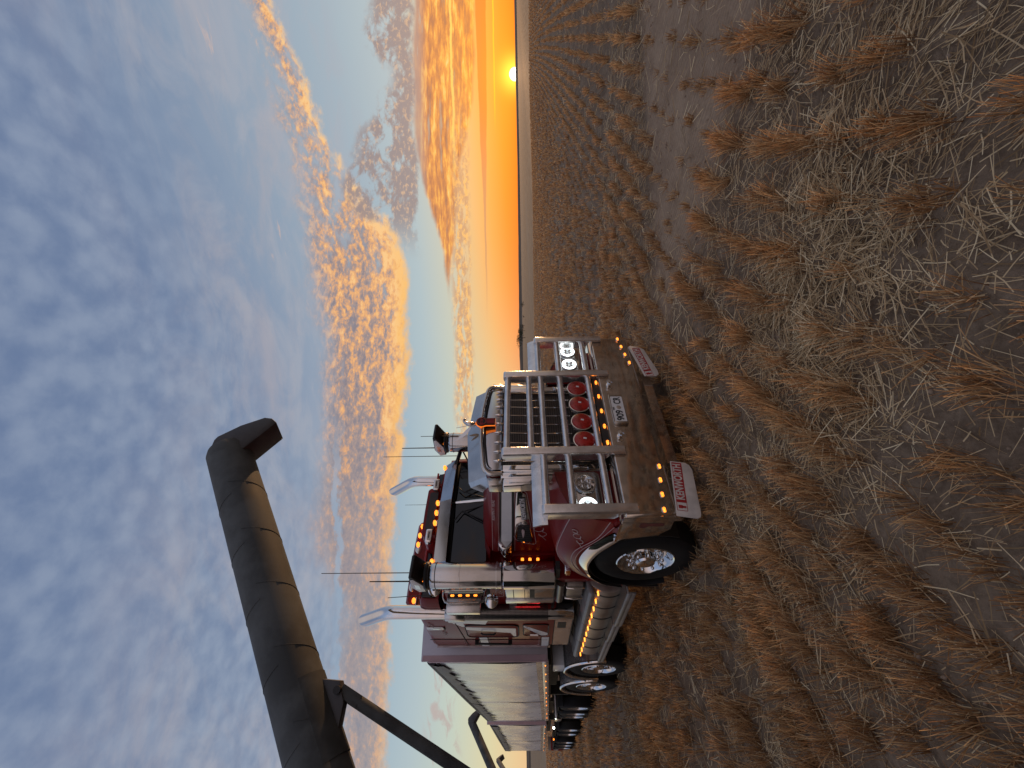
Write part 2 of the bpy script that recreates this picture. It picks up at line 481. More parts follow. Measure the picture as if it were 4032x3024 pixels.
def clear_mat():
    m, nt, b = node_mat('clear_acrylic')
    tr = nt.nodes.new('ShaderNodeBsdfTransparent')
    tr.inputs[0].default_value = (0.93, 0.92, 0.91, 1)
    gl = nt.nodes.new('ShaderNodeBsdfGlossy')
    gl.inputs['Roughness'].default_value = 0.08
    mx = nt.nodes.new('ShaderNodeMixShader')
    lw = nt.nodes.new('ShaderNodeLayerWeight')
    lw.inputs[0].default_value = 0.5
    f = S.math('POWER', S(lw.outputs['Facing']), 3.5) * 0.55 + 0.04
    nt.links.new(f.k, mx.inputs[0])
    nt.links.new(tr.outputs[0], mx.inputs[1])
    nt.links.new(gl.outputs[0], mx.inputs[2])
    nt.links.new(mx.outputs[0], nt.nodes['Material Output'].inputs[0])
    return m


M['clear'] = clear_mat()


# ------------------------------------------------------------------ mesh building
def frame(d):
    d = Vector(d).normalized()
    a = Vector((0, 0, 1)) if abs(d.z) < 0.9 else Vector((1, 0, 0))
    u = d.cross(a).normalized()
    return d, u, d.cross(u)


class MB:
    def __init__(s):
        s.v, s.f = [], []

    def add(s, v, f):
        n = len(s.v)
        s.v += [tuple(p) for p in v]
        s.f += [tuple(i + n for i in q) for q in f]
        return s

    def box(s, x0, x1, y0, y1, z0, z1):
        return s.add([(x, y, z) for x in (x0, x1) for y in (y0, y1) for z in (z0, z1)],
                     [(0, 1, 3, 2), (4, 6, 7, 5), (0, 4, 5, 1), (2, 3, 7, 6), (0, 2, 6, 4), (1, 5, 7, 3)])

    def prism(s, pts, ax, a, b):
        """outline pts in the two other axes (order X,Y,Z without ax), extruded from a to b"""
        i = 'XYZ'.index(ax)
        def P(p, h):
            q = list(p)
            q.insert(i, h)
            return q
        n = len(pts)
        v = [P(p, a) for p in pts] + [P(p, b) for p in pts]
        return s.add(v, [tuple(range(n))[::-1], tuple(range(n, 2 * n))] + [(k, (k + 1) % n, n + (k + 1) % n, n + k) for k in range(n)])

    def tube(s, path, r, n=12, cap=True, sx=1.0):
        path = [Vector(p) for p in path]
        m = len(path)
        rr = r if isinstance(r, (list, tuple)) else [r] * m
        v = []
        u0 = None
        for i, p in enumerate(path):
            d = (path[min(i + 1, m - 1)] - path[max(i - 1, 0)])
            d, u, w = frame(d)
            if u0 is not None:
                u = (u0 - d * u0.dot(d)).normalized()
                w = d.cross(u)
            u0 = u
            for k in range(n):
                a = 2 * math.pi * k / n
                v.append(p + u * (math.cos(a) * rr[i]) + w * (math.sin(a) * rr[i] * sx))
        f = [(i * n + k, i * n + (k + 1) % n, (i + 1) * n + (k + 1) % n, (i + 1) * n + k) for i in range(m - 1) for k in range(n)]
        if cap:
            f += [tuple(range(n))[::-1], tuple(range((m - 1) * n, m * n))]
        return s.add(v, f)

    def lathe(s, prof, c, d, n=32, cap=True, a0=0.0, a1=2 * math.pi, up0=None):
        """prof: (radius, distance along d) pairs"""
        d, u, w = frame(d)
        if up0 is not None:
            u = Vector(up0)
            u = (u - d * u.dot(d)).normalized()
            w = d.cross(u)
        c = Vector(c)
        full = abs(a1 - a0 - 2 * math.pi) < 1e-6
        m = n if full else n + 1
        v = []
        for r, h in prof:
            for k in range(m):
                a = a0 + (a1 - a0) * k / n
                v.append(c + d * h + u * (math.cos(a) * r) + w * (math.sin(a) * r))
        f = []
        for i in range(len(prof) - 1):
            for k in range(m if full else m - 1):
                k2 = (k + 1) % m
                f.append((i * m + k, i * m + k2, (i + 1) * m + k2, (i + 1) * m + k))
        if cap and full:
            if prof[0][0] > 1e-6: f.append(tuple(range(m))[::-1])
            if prof[-1][0] > 1e-6: f.append(tuple(range((len(prof) - 1) * m, len(prof) * m)))
        return s.add(v, f)

    def loft(s, rows, close=False, cap=False):
        n = len(rows[0])
        v = [p for r in rows for p in r]
        f = []
        for i in range(len(rows) - 1):
            for k in range(n if close else n - 1):
                k2 = (k + 1) % n
                f.append((i * n + k, i * n + k2, (i + 1) * n + k2, (i + 1) * n + k))
        if cap:
            f += [tuple(range(n))[::-1], tuple(range((len(rows) - 1) * n, len(rows) * n))]
        return s.add(v, f)

    def ball(s, c, r, n=16, sc=(1, 1, 1)):
        rows = []
        m = n // 2
        for i in range(m + 1):
            t = math.pi * i / m
            rows.append([(c[0] + sc[0] * r * math.sin(t) * math.cos(2 * math.pi * k / n), c[1] + sc[1] * r * math.sin(t) * math.sin(2 * math.pi * k / n), c[2] + sc[2] * r * math.cos(t)) for k in range(n)])
        return s.loft(rows, close=True)

    def build(s, name, m, parent=None, bevel=0.0, seg=2, solid=0.0, ang=35, sub=0):
        me = bpy.data.meshes.new(name)
        me.from_pydata(s.v, [], s.f)
        me.validate()
        bm = bmesh.new()
        bm.from_mesh(me)
        bmesh.ops.remove_doubles(bm, verts=bm.verts, dist=1e-5)
        bmesh.ops.recalc_face_normals(bm, faces=bm.faces)
        bm.to_mesh(me)
        bm.free()
        me.materials.append(m)
        o = bpy.data.objects.new(name, me)
        COL.objects.link(o)
        if parent: o.parent = parent
        if sub:
            md = o.modifiers.new('sub', 'SUBSURF')
            md.levels = md.render_levels = sub
        if solid:
            md = o.modifiers.new('solid', 'SOLIDIFY')
            md.thickness = solid
            md.offset = 0
        if bevel:
            md = o.modifiers.new('bevel', 'BEVEL')
            md.width = bevel
            md.segments = seg
            md.limit_method = 'ANGLE'
            md.angle_limit = R(40)
            md.harden_normals = False
        if bevel or solid or sub:
            bpy.context.view_layer.update()
            m2 = bpy.data.meshes.new_from_object(o.evaluated_get(bpy.context.evaluated_depsgraph_get()))
            o.modifiers.clear()
            o.data = m2
            bpy.data.meshes.remove(me)
            me = m2
            me.name = name
        me.polygons.foreach_set('use_smooth', [True] * len(me.polygons))
        me.set_sharp_from_angle(angle=R(ang))
        return o


def rrect(w, h, r, n=4, cx=0, cy=0):
    p = []
    for sx, sy, a0 in ((1, 1, 0), (-1, 1, 90), (-1, -1, 180), (1, -1, 270)):
        for i in range(n + 1):
            a = R(a0 + 90 * i / n)
            p.append((cx + sx * (w / 2 - r) + r * math.cos(a), cy + sy * (h / 2 - r) + r * math.sin(a)))
    return p


def text(name, body, size, m, parent, loc, xaxis, yaxis, depth=0.002, fit=None, bold=0.0, shear=0.0):
    """lettering centred on loc, reading along xaxis, standing along yaxis"""
    c = bpy.data.curves.new(name, 'FONT')
    c.body = body
    c.size = size
    c.align_x = 'CENTER'
    c.align_y = 'CENTER'
    c.extrude = depth
    c.offset = bold
    c.shear = shear
    t = bpy.data.objects.new(name + '_tmp', c)
    COL.objects.link(t)
    bpy.context.view_layer.update()
    me = bpy.data.meshes.new_from_object(t.evaluated_get(bpy.context.evaluated_depsgraph_get()))
    bpy.data.objects.remove(t)
    xs = [v.co.x for v in me.vertices]
    w = max(xs) - min(xs)
    k = (fit / w) if fit else 1.0
    for v in me.vertices: v.co.x *= k
    me.name = name
    me.materials.clear()
    me.materials.append(m)
    o = bpy.data.objects.new(name, me)
    COL.objects.link(o)
    X = Vector(xaxis).normalized()
    Y = Vector(yaxis)
    Y = (Y - X * Y.dot(X)).normalized()
    Z = X.cross(Y)
    mw = Matrix.Identity(4)
    for i in range(3):
        mw[i][0], mw[i][1], mw[i][2], mw[i][3] = X[i], Y[i], Z[i], loc[i]
    o.matrix_world = mw
    if parent:
        o.parent = parent
        o.matrix_parent_inverse = Matrix.Identity(4)
    return o


def thing(name, label, cat, loc=(0, 0, 0), group=None):
    o = bpy.data.objects.new(name, None)
    COL.objects.link(o)
    o.location = loc
    o.empty_display_size = 0.2
    o['label'] = label
    o['category'] = cat
    if group: o['group'] = group
    return o

# ------------------------------------------------------------------ the truck
truck = thing('semi_truck', 'dark red semi truck with a chrome bull bar, four red round covers and lit headlamps', 'truck')
T = truck


def part(mb, name, m, parent=None, **k):
    return mb.build(name, M[m], parent or T, **k)


def both(fn):
    for s in (-1, 1): fn(s)


# ---- bumper
b = MB()
prof = [(0.10, 0.905), (0.012, 0.885), (0.0, 0.872), (0.0, 0.462), (0.008, 0.445), (0.085, 0.350), (0.11, 0.345), (0.11, 0.80)]
xs = [(-1.215, 1.0), (-1.25, 1.0), (1.25, 1.0), (1.215, 1.0)]
rows = []
for x, low in ((-1.252, 0.55), (-1.235, 0.15), (-1.20, 0.0), (-0.6, 0.0), (0.6, 0.0), (1.20, 0.0), (1.235, 0.15), (1.252, 0.55)):
    rows.append([(x * (1.0 if z > 0.47 else 0.985), y + low * 0.05, z + (low * 0.03 if z < 0.47 else 0)) for y, z in prof])
b.loft(rows, close=True, cap=True)
for s in (-1, 1):
    b.prism([(0.028, 0.895), (0.44, 0.905), (0.44, 0.865), (0.36, 0.53), (0.24, 0.445), (0.03, 0.445)], 'X', s * 1.232, s * 1.256)
bumper = part(b, 'bumper', 'bumper', bevel=0.004)
for s in (-1, 1):
    part(MB().prism([(0.12, 0.915), (0.445, 0.93), (0.45, 0.905), (0.12, 0.897)], 'X', s * 0.62, s * 1.27), 'bumper_ledge', 'chrome', bumper)
b = MB()
b.loft([[(x, 0.092, 0.349), (x, 0.096, 0.245 - tz), (x, 0.115, 0.245 - tz), (x, 0.11, 0.350)] for x, tz in ((-0.645, -0.02), (-0.60, 0.0), (0.60, 0.0), (0.645, -0.02))], close=True, cap=True)
part(b, 'air_dam', 'bumper')
# crest sticker printed on the bumper's end
b = MB().prism(rrect(0.085, 0.075, 0.03, 5, 0.165, 0.70), 'X', -1.2575, -1.2590)
b.prism(rrect(0.05, 0.16, 0.01, 2, 0.155, 0.60), 'X', -1.2573, -1.2585)
part(b, 'crest_sticker', 'redfaded', bumper)
for y in (0.145, 0.165):
    pass
# tow pins
for s in (-1, 1):
    b = MB().lathe([(0.026, 0), (0.026, 0.012), (0.014, 0.014), (0.014, 0.055), (0.02, 0.058), (0.02, 0.07)], (s * 0.37, -0.002, 0.785), (0, -1, 0.1), 16)
    b.tube([(s * 0.37 - 0.012, -0.04, 0.80), (s * 0.37 - 0.03, -0.05, 0.775), (s * 0.37 - 0.012, -0.045, 0.745), (s * 0.37 + 0.012, -0.04, 0.755)], 0.006, 8)
    part(b, 'tow_pin', 'chrome')
# number plate
pl = part(MB().prism(rrect(0.372, 0.128, 0.012, 3, -0.01, 0.737), 'Y', -0.016, -0.010), 'number_plate', 'plate')
b = MB().box(-0.215, 0.205, -0.010, -0.003, 0.662, 0.815)
b.box(-0.215, 0.205, -0.022, -0.010, 0.805, 0.815)
b.box(-0.225, -0.196, -0.034, -0.004, 0.668, 0.806)
part(b, 'plate_bracket', 'steel', pl, bevel=0.003)
text('plate_number', '909', 0.105, M['letter'], pl, (-0.100, -0.0175, 0.731), (1, 0, 0), (0, 0, 1), 0.001, fit=0.142, bold=0.0022)
text('plate_number', 'CR', 0.105, M['letter'], pl, (0.112, -0.0175, 0.731), (1, 0, 0), (0, 0, 1), 0.001, fit=0.100, bold=0.0022)
text('plate_state', 'WA', 0.026, M['letter'], pl, (-0.005, -0.0175, 0.785), (1, 0, 0), (0, 0, 1), 0.001, bold=0.0008)
part(MB().lathe([(0.026, 0), (0.026, 0.002), (0.020, 0.003)], (0.013, -0.016, 0.730), (0, -1, 0), 24), 'plate_badge', 'brushed', pl)
# bumper marker lamps
LY = []
for s in (-1, 1):
    for x, z in ((1.20, 0.540), (1.048, 0.520), (0.896, 0.500), (0.745, 0.475)):
        L = part(MB().prism(rrect(0.05, 0.026, 0.012, 4, s * x, z), 'Y', -0.014, 0.002), 'marker_lamp', 'amber', bevel=0.004)
        part(MB().prism(rrect(0.068, 0.04, 0.018, 4, s * x, z), 'Y', -0.006, 0.001), 'lamp_bezel', 'chrome', L, bevel=0.002)
# mud flaps under the bumper
for s in (-1, 1):
    sh = [(0.67, 0.355), (1.24, 0.375), (1.285, 0.25), (1.27, 0.21), (1.23, 0.195), (0.76, 0.165), (0.71, 0.18), (0.685, 0.21)]
    sh = [(-0.672, 0.352), (-1.245, 0.44), (-1.275, 0.27), (-1.262, 0.235), (-1.225, 0.222), (-0.775, 0.168), (-0.725, 0.182), (-0.695, 0.215)] if s < 0 else [(0.53, 0.335), (1.06, 0.43), (1.085, 0.40), (1.06, 0.305), (1.01, 0.245), (0.62, 0.165), (0.555, 0.165), (0.525, 0.20)]
    sh = [(x, z) for x, z in sh]
    yo = 0.012
    fl = part(MB().prism(sh, 'Y', yo, yo + 0.012), 'mud_flap', 'flap', bevel=0.003)
    if s < 0:
        ux, uz, L0, L1 = Vector((0.985, 0, -0.150)), Vector((0.150, 0, 0.985)), (-1.195, 0.375), (-0.70, 0.30)
    else:
        ux, uz, L0, L1 = Vector((0.985, 0, 0.135)), Vector((-0.135, 0, 0.985)), (0.545, 0.268), (1.02, 0.347)
    ux.normalize(); uz.normalize()
    mid = Vector(((L0[0] + L1[0]) / 2, yo - 0.001, (L0[1] + L1[1]) / 2))
    hw, hh = 0.255, 0.045
    def quad(mb, c, w, h, t=0.0015):
        p = [c + ux * (sx * w) + uz * (sz * h) for sx, sz in ((-1, -1), (1, -1), (1, 1), (-1, 1))]
        return mb.add(p + [q + Vector((0, -t, 0)) for q in p], [(3, 2, 1, 0), (4, 5, 6, 7), (0, 1, 5, 4), (1, 2, 6, 5), (2, 3, 7, 6), (3, 0, 4, 7)])
    bar = part(quad(MB(), mid + ux * 0.04, hw - 0.04, hh), 'name_band', 'redlight', fl)
    text('flap_lettering', 'KENWORTH', 0.1, M['flap'], fl, mid + ux * 0.045 + Vector((0, -0.0025, 0)), ux, uz, 0.001, fit=0.385, bold=0.003)
    bb = MB()
    c0 = mid - ux * 0.218
    for w, h, dx, dz in ((0.040, 0.002, 0, 0.043), (0.040, 0.002, 0, -0.043), (0.002, 0.045, -0.038, 0), (0.016, 0.018, 0, 0.012), (0.010, 0.016, 0, -0.018)):
        quad(bb, c0 + ux * dx + uz * dz, w, h)
    part(bb, 'crest_print', 'redlight', fl)

# ---- bull bar
bull = MB()
def post(x, zt, zb=0.757):
    mb = MB()
    w = 0.046
    pr = [(-0.045, zb + 0.02), (-0.038, zb), (0.0, zb - 0.002)] if False else None
    yb = 0.085
    # side outline in (Y,Z): front face, rounded head, back
    ol = [(-0.040, zb + 0.012), (-0.030, zb), (-0.003, zb), (-0.003, 0.905), (0.045, 0.93), (yb, 0.97), (yb, zt - 0.09)]
    for i in range(7):
        a = R(0 + 90 * i / 6)
        ol.append((yb - 0.075 + 0.075 * math.cos(a), zt - 0.075 + 0.075 * math.sin(a)))
    for i in range(5):
        a = R(90 + 90 * i / 4)
        ol.append((-0.010 + 0.030 * math.cos(a), zt - 0.030 + 0.030 * math.sin(a)))
    mb.prism(ol, 'X', x - w, x + w)
    return mb
bar0 = None
for x, zt in ((-1.19, 1.612), (-0.557, 1.985), (0.557, 1.985), (1.19, 1.612)):
    o = part(post(x, zt), 'bull_bar_post', 'brushed', bevel=0.010, seg=3)
b = MB()
for z in (1.932, 1.688, 1.550, 1.328, 1.003):
    part(MB().tube([(-0.515, 0.022, z), (0.515, 0.022, z)], 0.036, 24), 'bull_bar_tube', 'brushed')
for s in (-1, 1):
    for z in (1.567, 1.324, 1.003):
        part(MB().tube([(s * 0.60, 0.022, z), (s * 1.148, 0.022, z)], 0.036, 24), 'bull_bar_tube', 'brushed')
    # polished deflector behind the outer bars, and a clear sheet in front of the lamps
    b = MB()
    b.loft([[(s * x, 0.065, 1.560), (s * x, 0.075, 1.63), (s * x, 0.105, 1.690)] for x in (0.60, 0.62, 0.9, 1.26, 1.292)])
    part(b, 'deflector', 'brushed', solid=0.006)
    part(MB().add([(s * 0.605, 0.068, 1.04), (s * 1.142, 0.068, 1.04), (s * 1.142, 0.068, 1.555), (s * 0.605, 0.068, 1.555)], [(0, 1, 2, 3)]), 'lamp_guard', 'clear')
b = MB().box(-0.51, 0.51, 0.028, 0.085, 0.885, 0.955)
strip = part(b, 'lamp_strip', 'chassis', bevel=0.004)
for x in (0.44, 0.22, 0.0, -0.215, -0.43):
    L = part(MB().prism(rrect(0.05, 0.024, 0.011, 4, x, 0.912), 'Y', 0.012, 0.030), 'marker_lamp', 'amber', strip, bevel=0.003)
b = MB()
b.box(-0.515, 0.515, 0.0, 0.03, 0.878, 0.886)
part(b, 'strip_edge', 'chrome', strip)
# four round lamps under red covers
for x in (-0.375, -0.127, 0.127, 0.375):
    L = part(MB().lathe([(0.02, 0.004), (0.07, 0.001), (0.100, -0.010), (0.108, -0.022), (0.108, -0.03)], (x, 0.020, 1.135), (0, -1, 0), 40), 'driving_lamp', 'redlens')
    part(MB().lathe([(0.106, -0.02), (0.116, -0.022), (0.118, -0.035), (0.108, -0.075), (0.075, -0.115), (0.02, -0.12)], (x, 0.020, 1.135), (0, -1, 0), 40), 'lamp_body', 'chrome', L)
    lg = MB().prism([(x - 0.012, 1.120), (x + 0.006, 1.116), (x + 0.014, 1.146), (x - 0.004, 1.152)], 'Y', 0.0165, 0.0125)
    part(lg, 'lamp_logo', 'whiteletter', L)

# ---- grille
b = MB().box(-0.535, 0.535, 0.300, 0.345, 0.95, 2.0)
part(b, 'radiator_mesh', 'core')
for x in (0.525, 0.402, 0.284, 0.155, 0.028, -0.105, -0.24, -0.365, -0.485):
    b = MB().tube([(x, 0.275, 0.96), (x, 0.268, 1.6), (x, 0.243, 2.0)], 0.0085, 8)
    b.tube([(x, 0.243, 1.985), (x, 0.232, 2.02), (x, 0.230, 2.05), (x, 0.229, 2.085)], [0.0095, 0.0145, 0.011, 0.0015], 10)
    part(b, 'grille_bar', 'chrome')
for s in (-1, 1):
    part(MB().prism([(s * 0.535, 0.95), (s * 0.605, 0.95), (s * 0.605, 2.0), (s * 0.535, 2.0)], 'Y', 0.236, 0.30), 'grille_upright', 'chrome', bevel=0.008, seg=3)
    part(MB().prism([(s * 0.606, 0.95), (s * 0.66, 0.95), (s * 0.675, 2.0), (s * 0.606, 2.0)], 'Y', 0.262, 0.40), 'grille_flank', 'chrome', bevel=0.008, seg=3)
gp = [(-0.585, 1.995), (-0.585, 2.10), (-0.54, 2.16), (-0.36, 2.198), (0, 2.208), (0.36, 2.198), (0.54, 2.16), (0.585, 2.10), (0.585, 1.995)]
part(MB().prism(gp, 'Y', 0.246, 0.28), 'grille_cap', 'visor', bevel=0.004)
pth = [(-0.622, 0.262, 1.99), (-0.628, 0.258, 2.09), (-0.622, 0.252, 2.13), (-0.60, 0.247, 2.160), (-0.565, 0.243, 2.178), (-0.52, 0.240, 2.188), (-0.25, 0.230, 2.222), (0, 0.226, 2.238), (0.25, 0.230, 2.222), (0.52, 0.240, 2.188), (0.565, 0.243, 2.178), (0.60, 0.247, 2.160), (0.622, 0.252, 2.13), (0.628, 0.258, 2.09), (0.622, 0.262, 1.99)]
part(MB().tube(pth, 0.028, 16, sx=0.9), 'grille_band', 'steel')
pth2 = [(x * 0.925, y + 0.004, 2.0 if i in (0, 12) else z - 0.038) for i, (x, y, z) in enumerate(pth)]
part(MB().tube(pth2, 0.010, 8), 'band_shade_line', 'letter')  # black tube draws the shadow gap between band and cap
part(MB().box(-0.60, 0.60, 0.2335, 0.240, 1.981, 1.994), 'cap_seam', 'letter')
# bonnet shield standing above the band
b = MB()
top = [(-0.70, 2.20), (-0.665, 2.322), (-0.63, 2.345), (-0.3, 2.378), (0, 2.405), (0.3, 2.378), (0.63, 2.345), (0.665, 2.322), (0.80, 2.17)]
low = [(-0.70, 2.12), (-0.665, 2.14), (-0.63, 2.15), (-0.3, 2.20), (0, 2.22), (0.3, 2.20), (0.63, 2.15), (0.665, 2.14), (0.80, 2.08)]
rows = []
for i in range(5):
    f = i / 4
    rows.append([(a[0], 0.29 + 0.12 * f + 0.09 * max(0.0, abs(a[0]) - 0.62) / 0.1, c[1] + (a[1] - c[1]) * f) for a, c in zip(top, low)])
part(b.loft(rows), 'bonnet_shield', 'steel', solid=0.008, ang=14)
for s in (-1, 1):
    part(MB().prism([(s * 0.640, 1.985), (s * 0.735, 1.985), (s * 0.735, 2.13), (s * 0.640, 2.145)], 'Y', 0.30, 0.44), 'corner_cap', 'steel', bevel=0.012, seg=3)
    part(MB().prism([(s * 0.640, 1.45), (s * 0.71, 1.45), (s * 0.735, 1.984), (s * 0.640, 1.984)], 'Y', 0.31, 0.45), 'corner_panel', 'chrome', bevel=0.012, seg=3)
# crest badge, lit from behind
def crest(sc, y0, y1):
    p = []
    for i in range(13):
        a = R(-35 + 250 * i / 12)
        p.append((0.008 + 0.062 * sc * math.cos(a), 2.225 + 0.062 * sc * math.sin(a)))
    p = [(0.008 + 0.047 * sc, 2.075 - 0.012 * (sc - 1)), ] + [(0.008 + 0.047 * sc, 2.175)] + p + [(0.008 - 0.047 * sc, 2.175), (0.008 - 0.047 * sc, 2.075 - 0.012 * (sc - 1))]
    return MB().prism(p, 'Y', y0, y1)
badge = part(crest(1.0, 0.168, 0.185), 'crest_badge', 'black', bevel=0.003)
part(crest(1.09, 0.186, 0.196), 'badge_backlight', 'amberdim', badge)
part(MB().lathe([(0.044, 0), (0.052, 0.0), (0.052, 0.004), (0.044, 0.004)], (0.008, 0.168, 2.225), (0, -1, 0), 28, cap=False), 'badge_ring', 'redlight', badge)
text('badge_letters', 'KW', 0.05, M['redlight'], badge, (0.008, 0.1665, 2.225), (1, 0, 0), (0, 0, 1), 0.001, bold=0.001)
b = MB()
for k in range(4): b.box(0.008 - 0.034 + k * 0.019, 0.008 - 0.023 + k * 0.019, 0.164, 0.168, 2.085, 2.168)
part(b, 'badge_stripes', 'redlight', badge)
b = MB().box(-0.015, 0.03, 0.19, 0.24, 2.08, 2.27)
part(b, 'badge_mount', 'chassis', badge)
# bird ornament over the badge
b = MB()
b.tube([(0.005, 0.22, 2.285), (0.0, 0.205, 2.335), (-0.005, 0.20, 2.375), (0.01, 0.195, 2.41), (0.035, 0.19, 2.435), (0.055, 0.19, 2.430), (0.062, 0.185, 2.405)], [0.022, 0.030, 0.024, 0.015, 0.012, 0.013, 0.004], 12)
for s, sw in ((1, 0.0), (-1, 0.0)):
    b.loft([[(s * 0.012, 0.225, 2.33), (s * 0.012, 0.235, 2.37)], [(s * 0.05 - 0.02, 0.26, 2.37), (s * 0.045 - 0.02, 0.27, 2.43)], [(s * 0.085 - 0.03, 0.31, 2.44), (s * 0.075 - 0.03, 0.31, 2.49)], [(s * 0.10 - 0.04, 0.34, 2.535), (s * 0.10 - 0.04, 0.34, 2.54)]])
part(b, 'bird_ornament', 'steel', solid=0.006, sub=1)
b = MB()
for dx, z0, z1, tip in ((-0.14, 2.25, 2.36, -0.17), (-0.15, 2.25, 2.33, -0.24)):
    b.loft([[(dx + 0.015, 0.22, z0), (dx - 0.015, 0.22, z0)], [((dx + tip) / 2 + 0.022, 0.21, (z0 + z1) / 2), ((dx + tip) / 2 - 0.022, 0.21, (z0 + z1) / 2)], [(tip, 0.205, z1), (tip, 0.205, z1 + 0.002)]])
part(b, 'leaf_ornament', 'steel', solid=0.005, sub=1)

# ---- bonnet
def hw(y): return 0.635 + (y - 0.3) / 1.5 * 0.085
def hood_row(y):
    w = hw(y)
    f = (y - 0.3) / 1.5
    zs, zc = 2.07 + 0.12 * f, 2.20 + 0.13 * f
    half = [(w + 0.01, 1.40), (w + 0.005, 1.6), (w, 1.85), (w - 0.005, zs - 0.06), (w - 0.02, zs), (w - 0.06, zs + 0.045), (w - 0.16, zs + 0.085), (w * 0.5, zc - 0.015), (0, zc)]
    r_ = [(-x, y, z) for x, z in half] + [(x, y, z) for x, z in reversed(half[:-1])]
    return r_
part(MB().loft([hood_row(y) for y in (0.40, 0.6, 0.9, 1.2, 1.5, 1.85)], cap=True), 'bonnet', 'red')

def side_pt(y, z, off=0.004):
    """point on the driver's side of the bonnet"""
    return (-(hw(y) + 0.006 + off), y, z)
def side_strip(z0f, z1f, y0, y1, off, n=14):
    mb = MB()
    rows = []
    for i in range(n + 1):
        y = y0 + (y1 - y0) * i / n
        rows.append([side_pt(y, z0f(y), off), side_pt(y, z1f(y), off)])
    return mb.loft(rows)
stripe_lo = lambda y: 1.895 + (y - 0.42) * 0.03
stripe_hi = lambda y: 2.000 + (y - 0.42) * 0.05
st = part(side_strip(stripe_lo, stripe_hi, 0.43, 1.80, 0.004), 'side_stripe', 'white', solid=0.003)
part(side_strip(lambda y: stripe_hi(y) + 0.003, lambda y: stripe_hi(y) + 0.022, 0.43, 1.80, 0.004), 'stripe_edge', 'black', st, solid=0.002)
part(side_strip(lambda y: stripe_lo(y) - 0.026, lambda y: stripe_lo(y) - 0.004, 0.43, 1.80, 0.004), 'stripe_edge', 'black', st, solid=0.002)
part(side_strip(lambda y: stripe_hi(y) + 0.033, lambda y: stripe_hi(y) + 0.037, 0.43, 1.80, 0.003), 'pinstripe', 'line', st, solid=0.001)
part(side_strip(lambda y: stripe_lo(y) - 0.041, lambda y: stripe_lo(y) - 0.037, 0.43, 1.80, 0.003), 'pinstripe', 'line', st, solid=0.001)
part(side_strip(lambda y: stripe_hi(y) + 0.105, lambda y: stripe_hi(y) + 0.110, 0.43, 1.80, -0.001), 'pinstripe', 'line', st, solid=0.001)
# bright plaque with the maker's name and a louvred end
plq = [(0.55, 1.79), (0.53, 1.825), (0.56, 1.848), (0.95, 1.872), (1.40, 1.885), (1.52, 1.86), (1.60, 1.78), (1.63, 1.68), (1.60, 1.662), (1.2, 1.695), (0.75, 1.735), (0.60, 1.748)]
def side_poly(pts, o0, o1):
    mb = MB()
    n = len(pts)
    v = [side_pt(y, z, o0) for y, z in pts] + [side_pt(y, z, o1) for y, z in pts]
    return mb.add(v, [tuple(range(n)), tuple(range(n, 2 * n))] + [(k, (k + 1) % n, n + (k + 1) % n, n + k) for k in range(n)])
plaque = part(side_poly(plq, 0.002, 0.012), 'side_plaque', 'chrome', bevel=0.003)
grow = lambda k: [(1.08 + (y - 1.08) * (1 + k * 0.10), 1.785 + (z - 1.785) * (1 + k * 0.55)) for y, z in plq]
def side_line(pts, r, m_, parent, nm='pinstripe'):
    return part(MB().tube([side_pt(y, z, 0.001) for y, z in pts], r, 6), nm, m_, parent)
g1 = grow(0.45)
side_line(g1 + [g1[0]], 0.003, 'line', plaque)
part(side_poly([(0.64, 1.752), (1.07, 1.735), (1.07, 1.800), (0.64, 1.822)], 0.010, 0.020), 'name_block', 'black', plaque)
a0, a1 = Vector(side_pt(1.07, 1.770, 0.022)), Vector(side_pt(0.64, 1.790, 0.022))
text('plaque_lettering', 'KENWORTH', 0.075, M['whiteletter'], plaque, (a0 + a1) / 2, a1 - a0, (0, 0, 1), 0.002, fit=0.40, bold=0.0015)
b = MB()
for k in range(9):
    y = 1.20 + k * 0.043
    b.add([side_pt(y, 1.71 - k * 0.003, 0.012), side_pt(y + 0.014, 1.71 - k * 0.003, 0.020), side_pt(y + 0.014, 1.85 + k * 0.002, 0.020), side_pt(y, 1.85 + k * 0.002, 0.012), side_pt(y + 0.028, 1.85, 0.0125), side_pt(y + 0.028, 1.71, 0.0125)], [(0, 1, 2, 3), (1, 5, 4, 2)])
part(b, 'louvres', 'letter', plaque)
part(side_poly([(1.26, 1.79), (1.30, 1.805), (1.40, 1.80), (1.46, 1.79), (1.40, 1.775), (1.30, 1.77)], 0.020, 0.028), 'louvre_badge', 'line', plaque)
a0, a1 = Vector(side_pt(1.10, 2.125, 0.0)), Vector(side_pt(0.70, 2.105, 0.0))
text('bonnet_lettering', 'KEEPIN IT REAL', 0.05, M['line'], T, (a0 + a1) / 2 + Vector((-0.004, 0, 0)), a1 - a0, (0.25, 0, 1), 0.001, fit=0.40, shear=0.2)

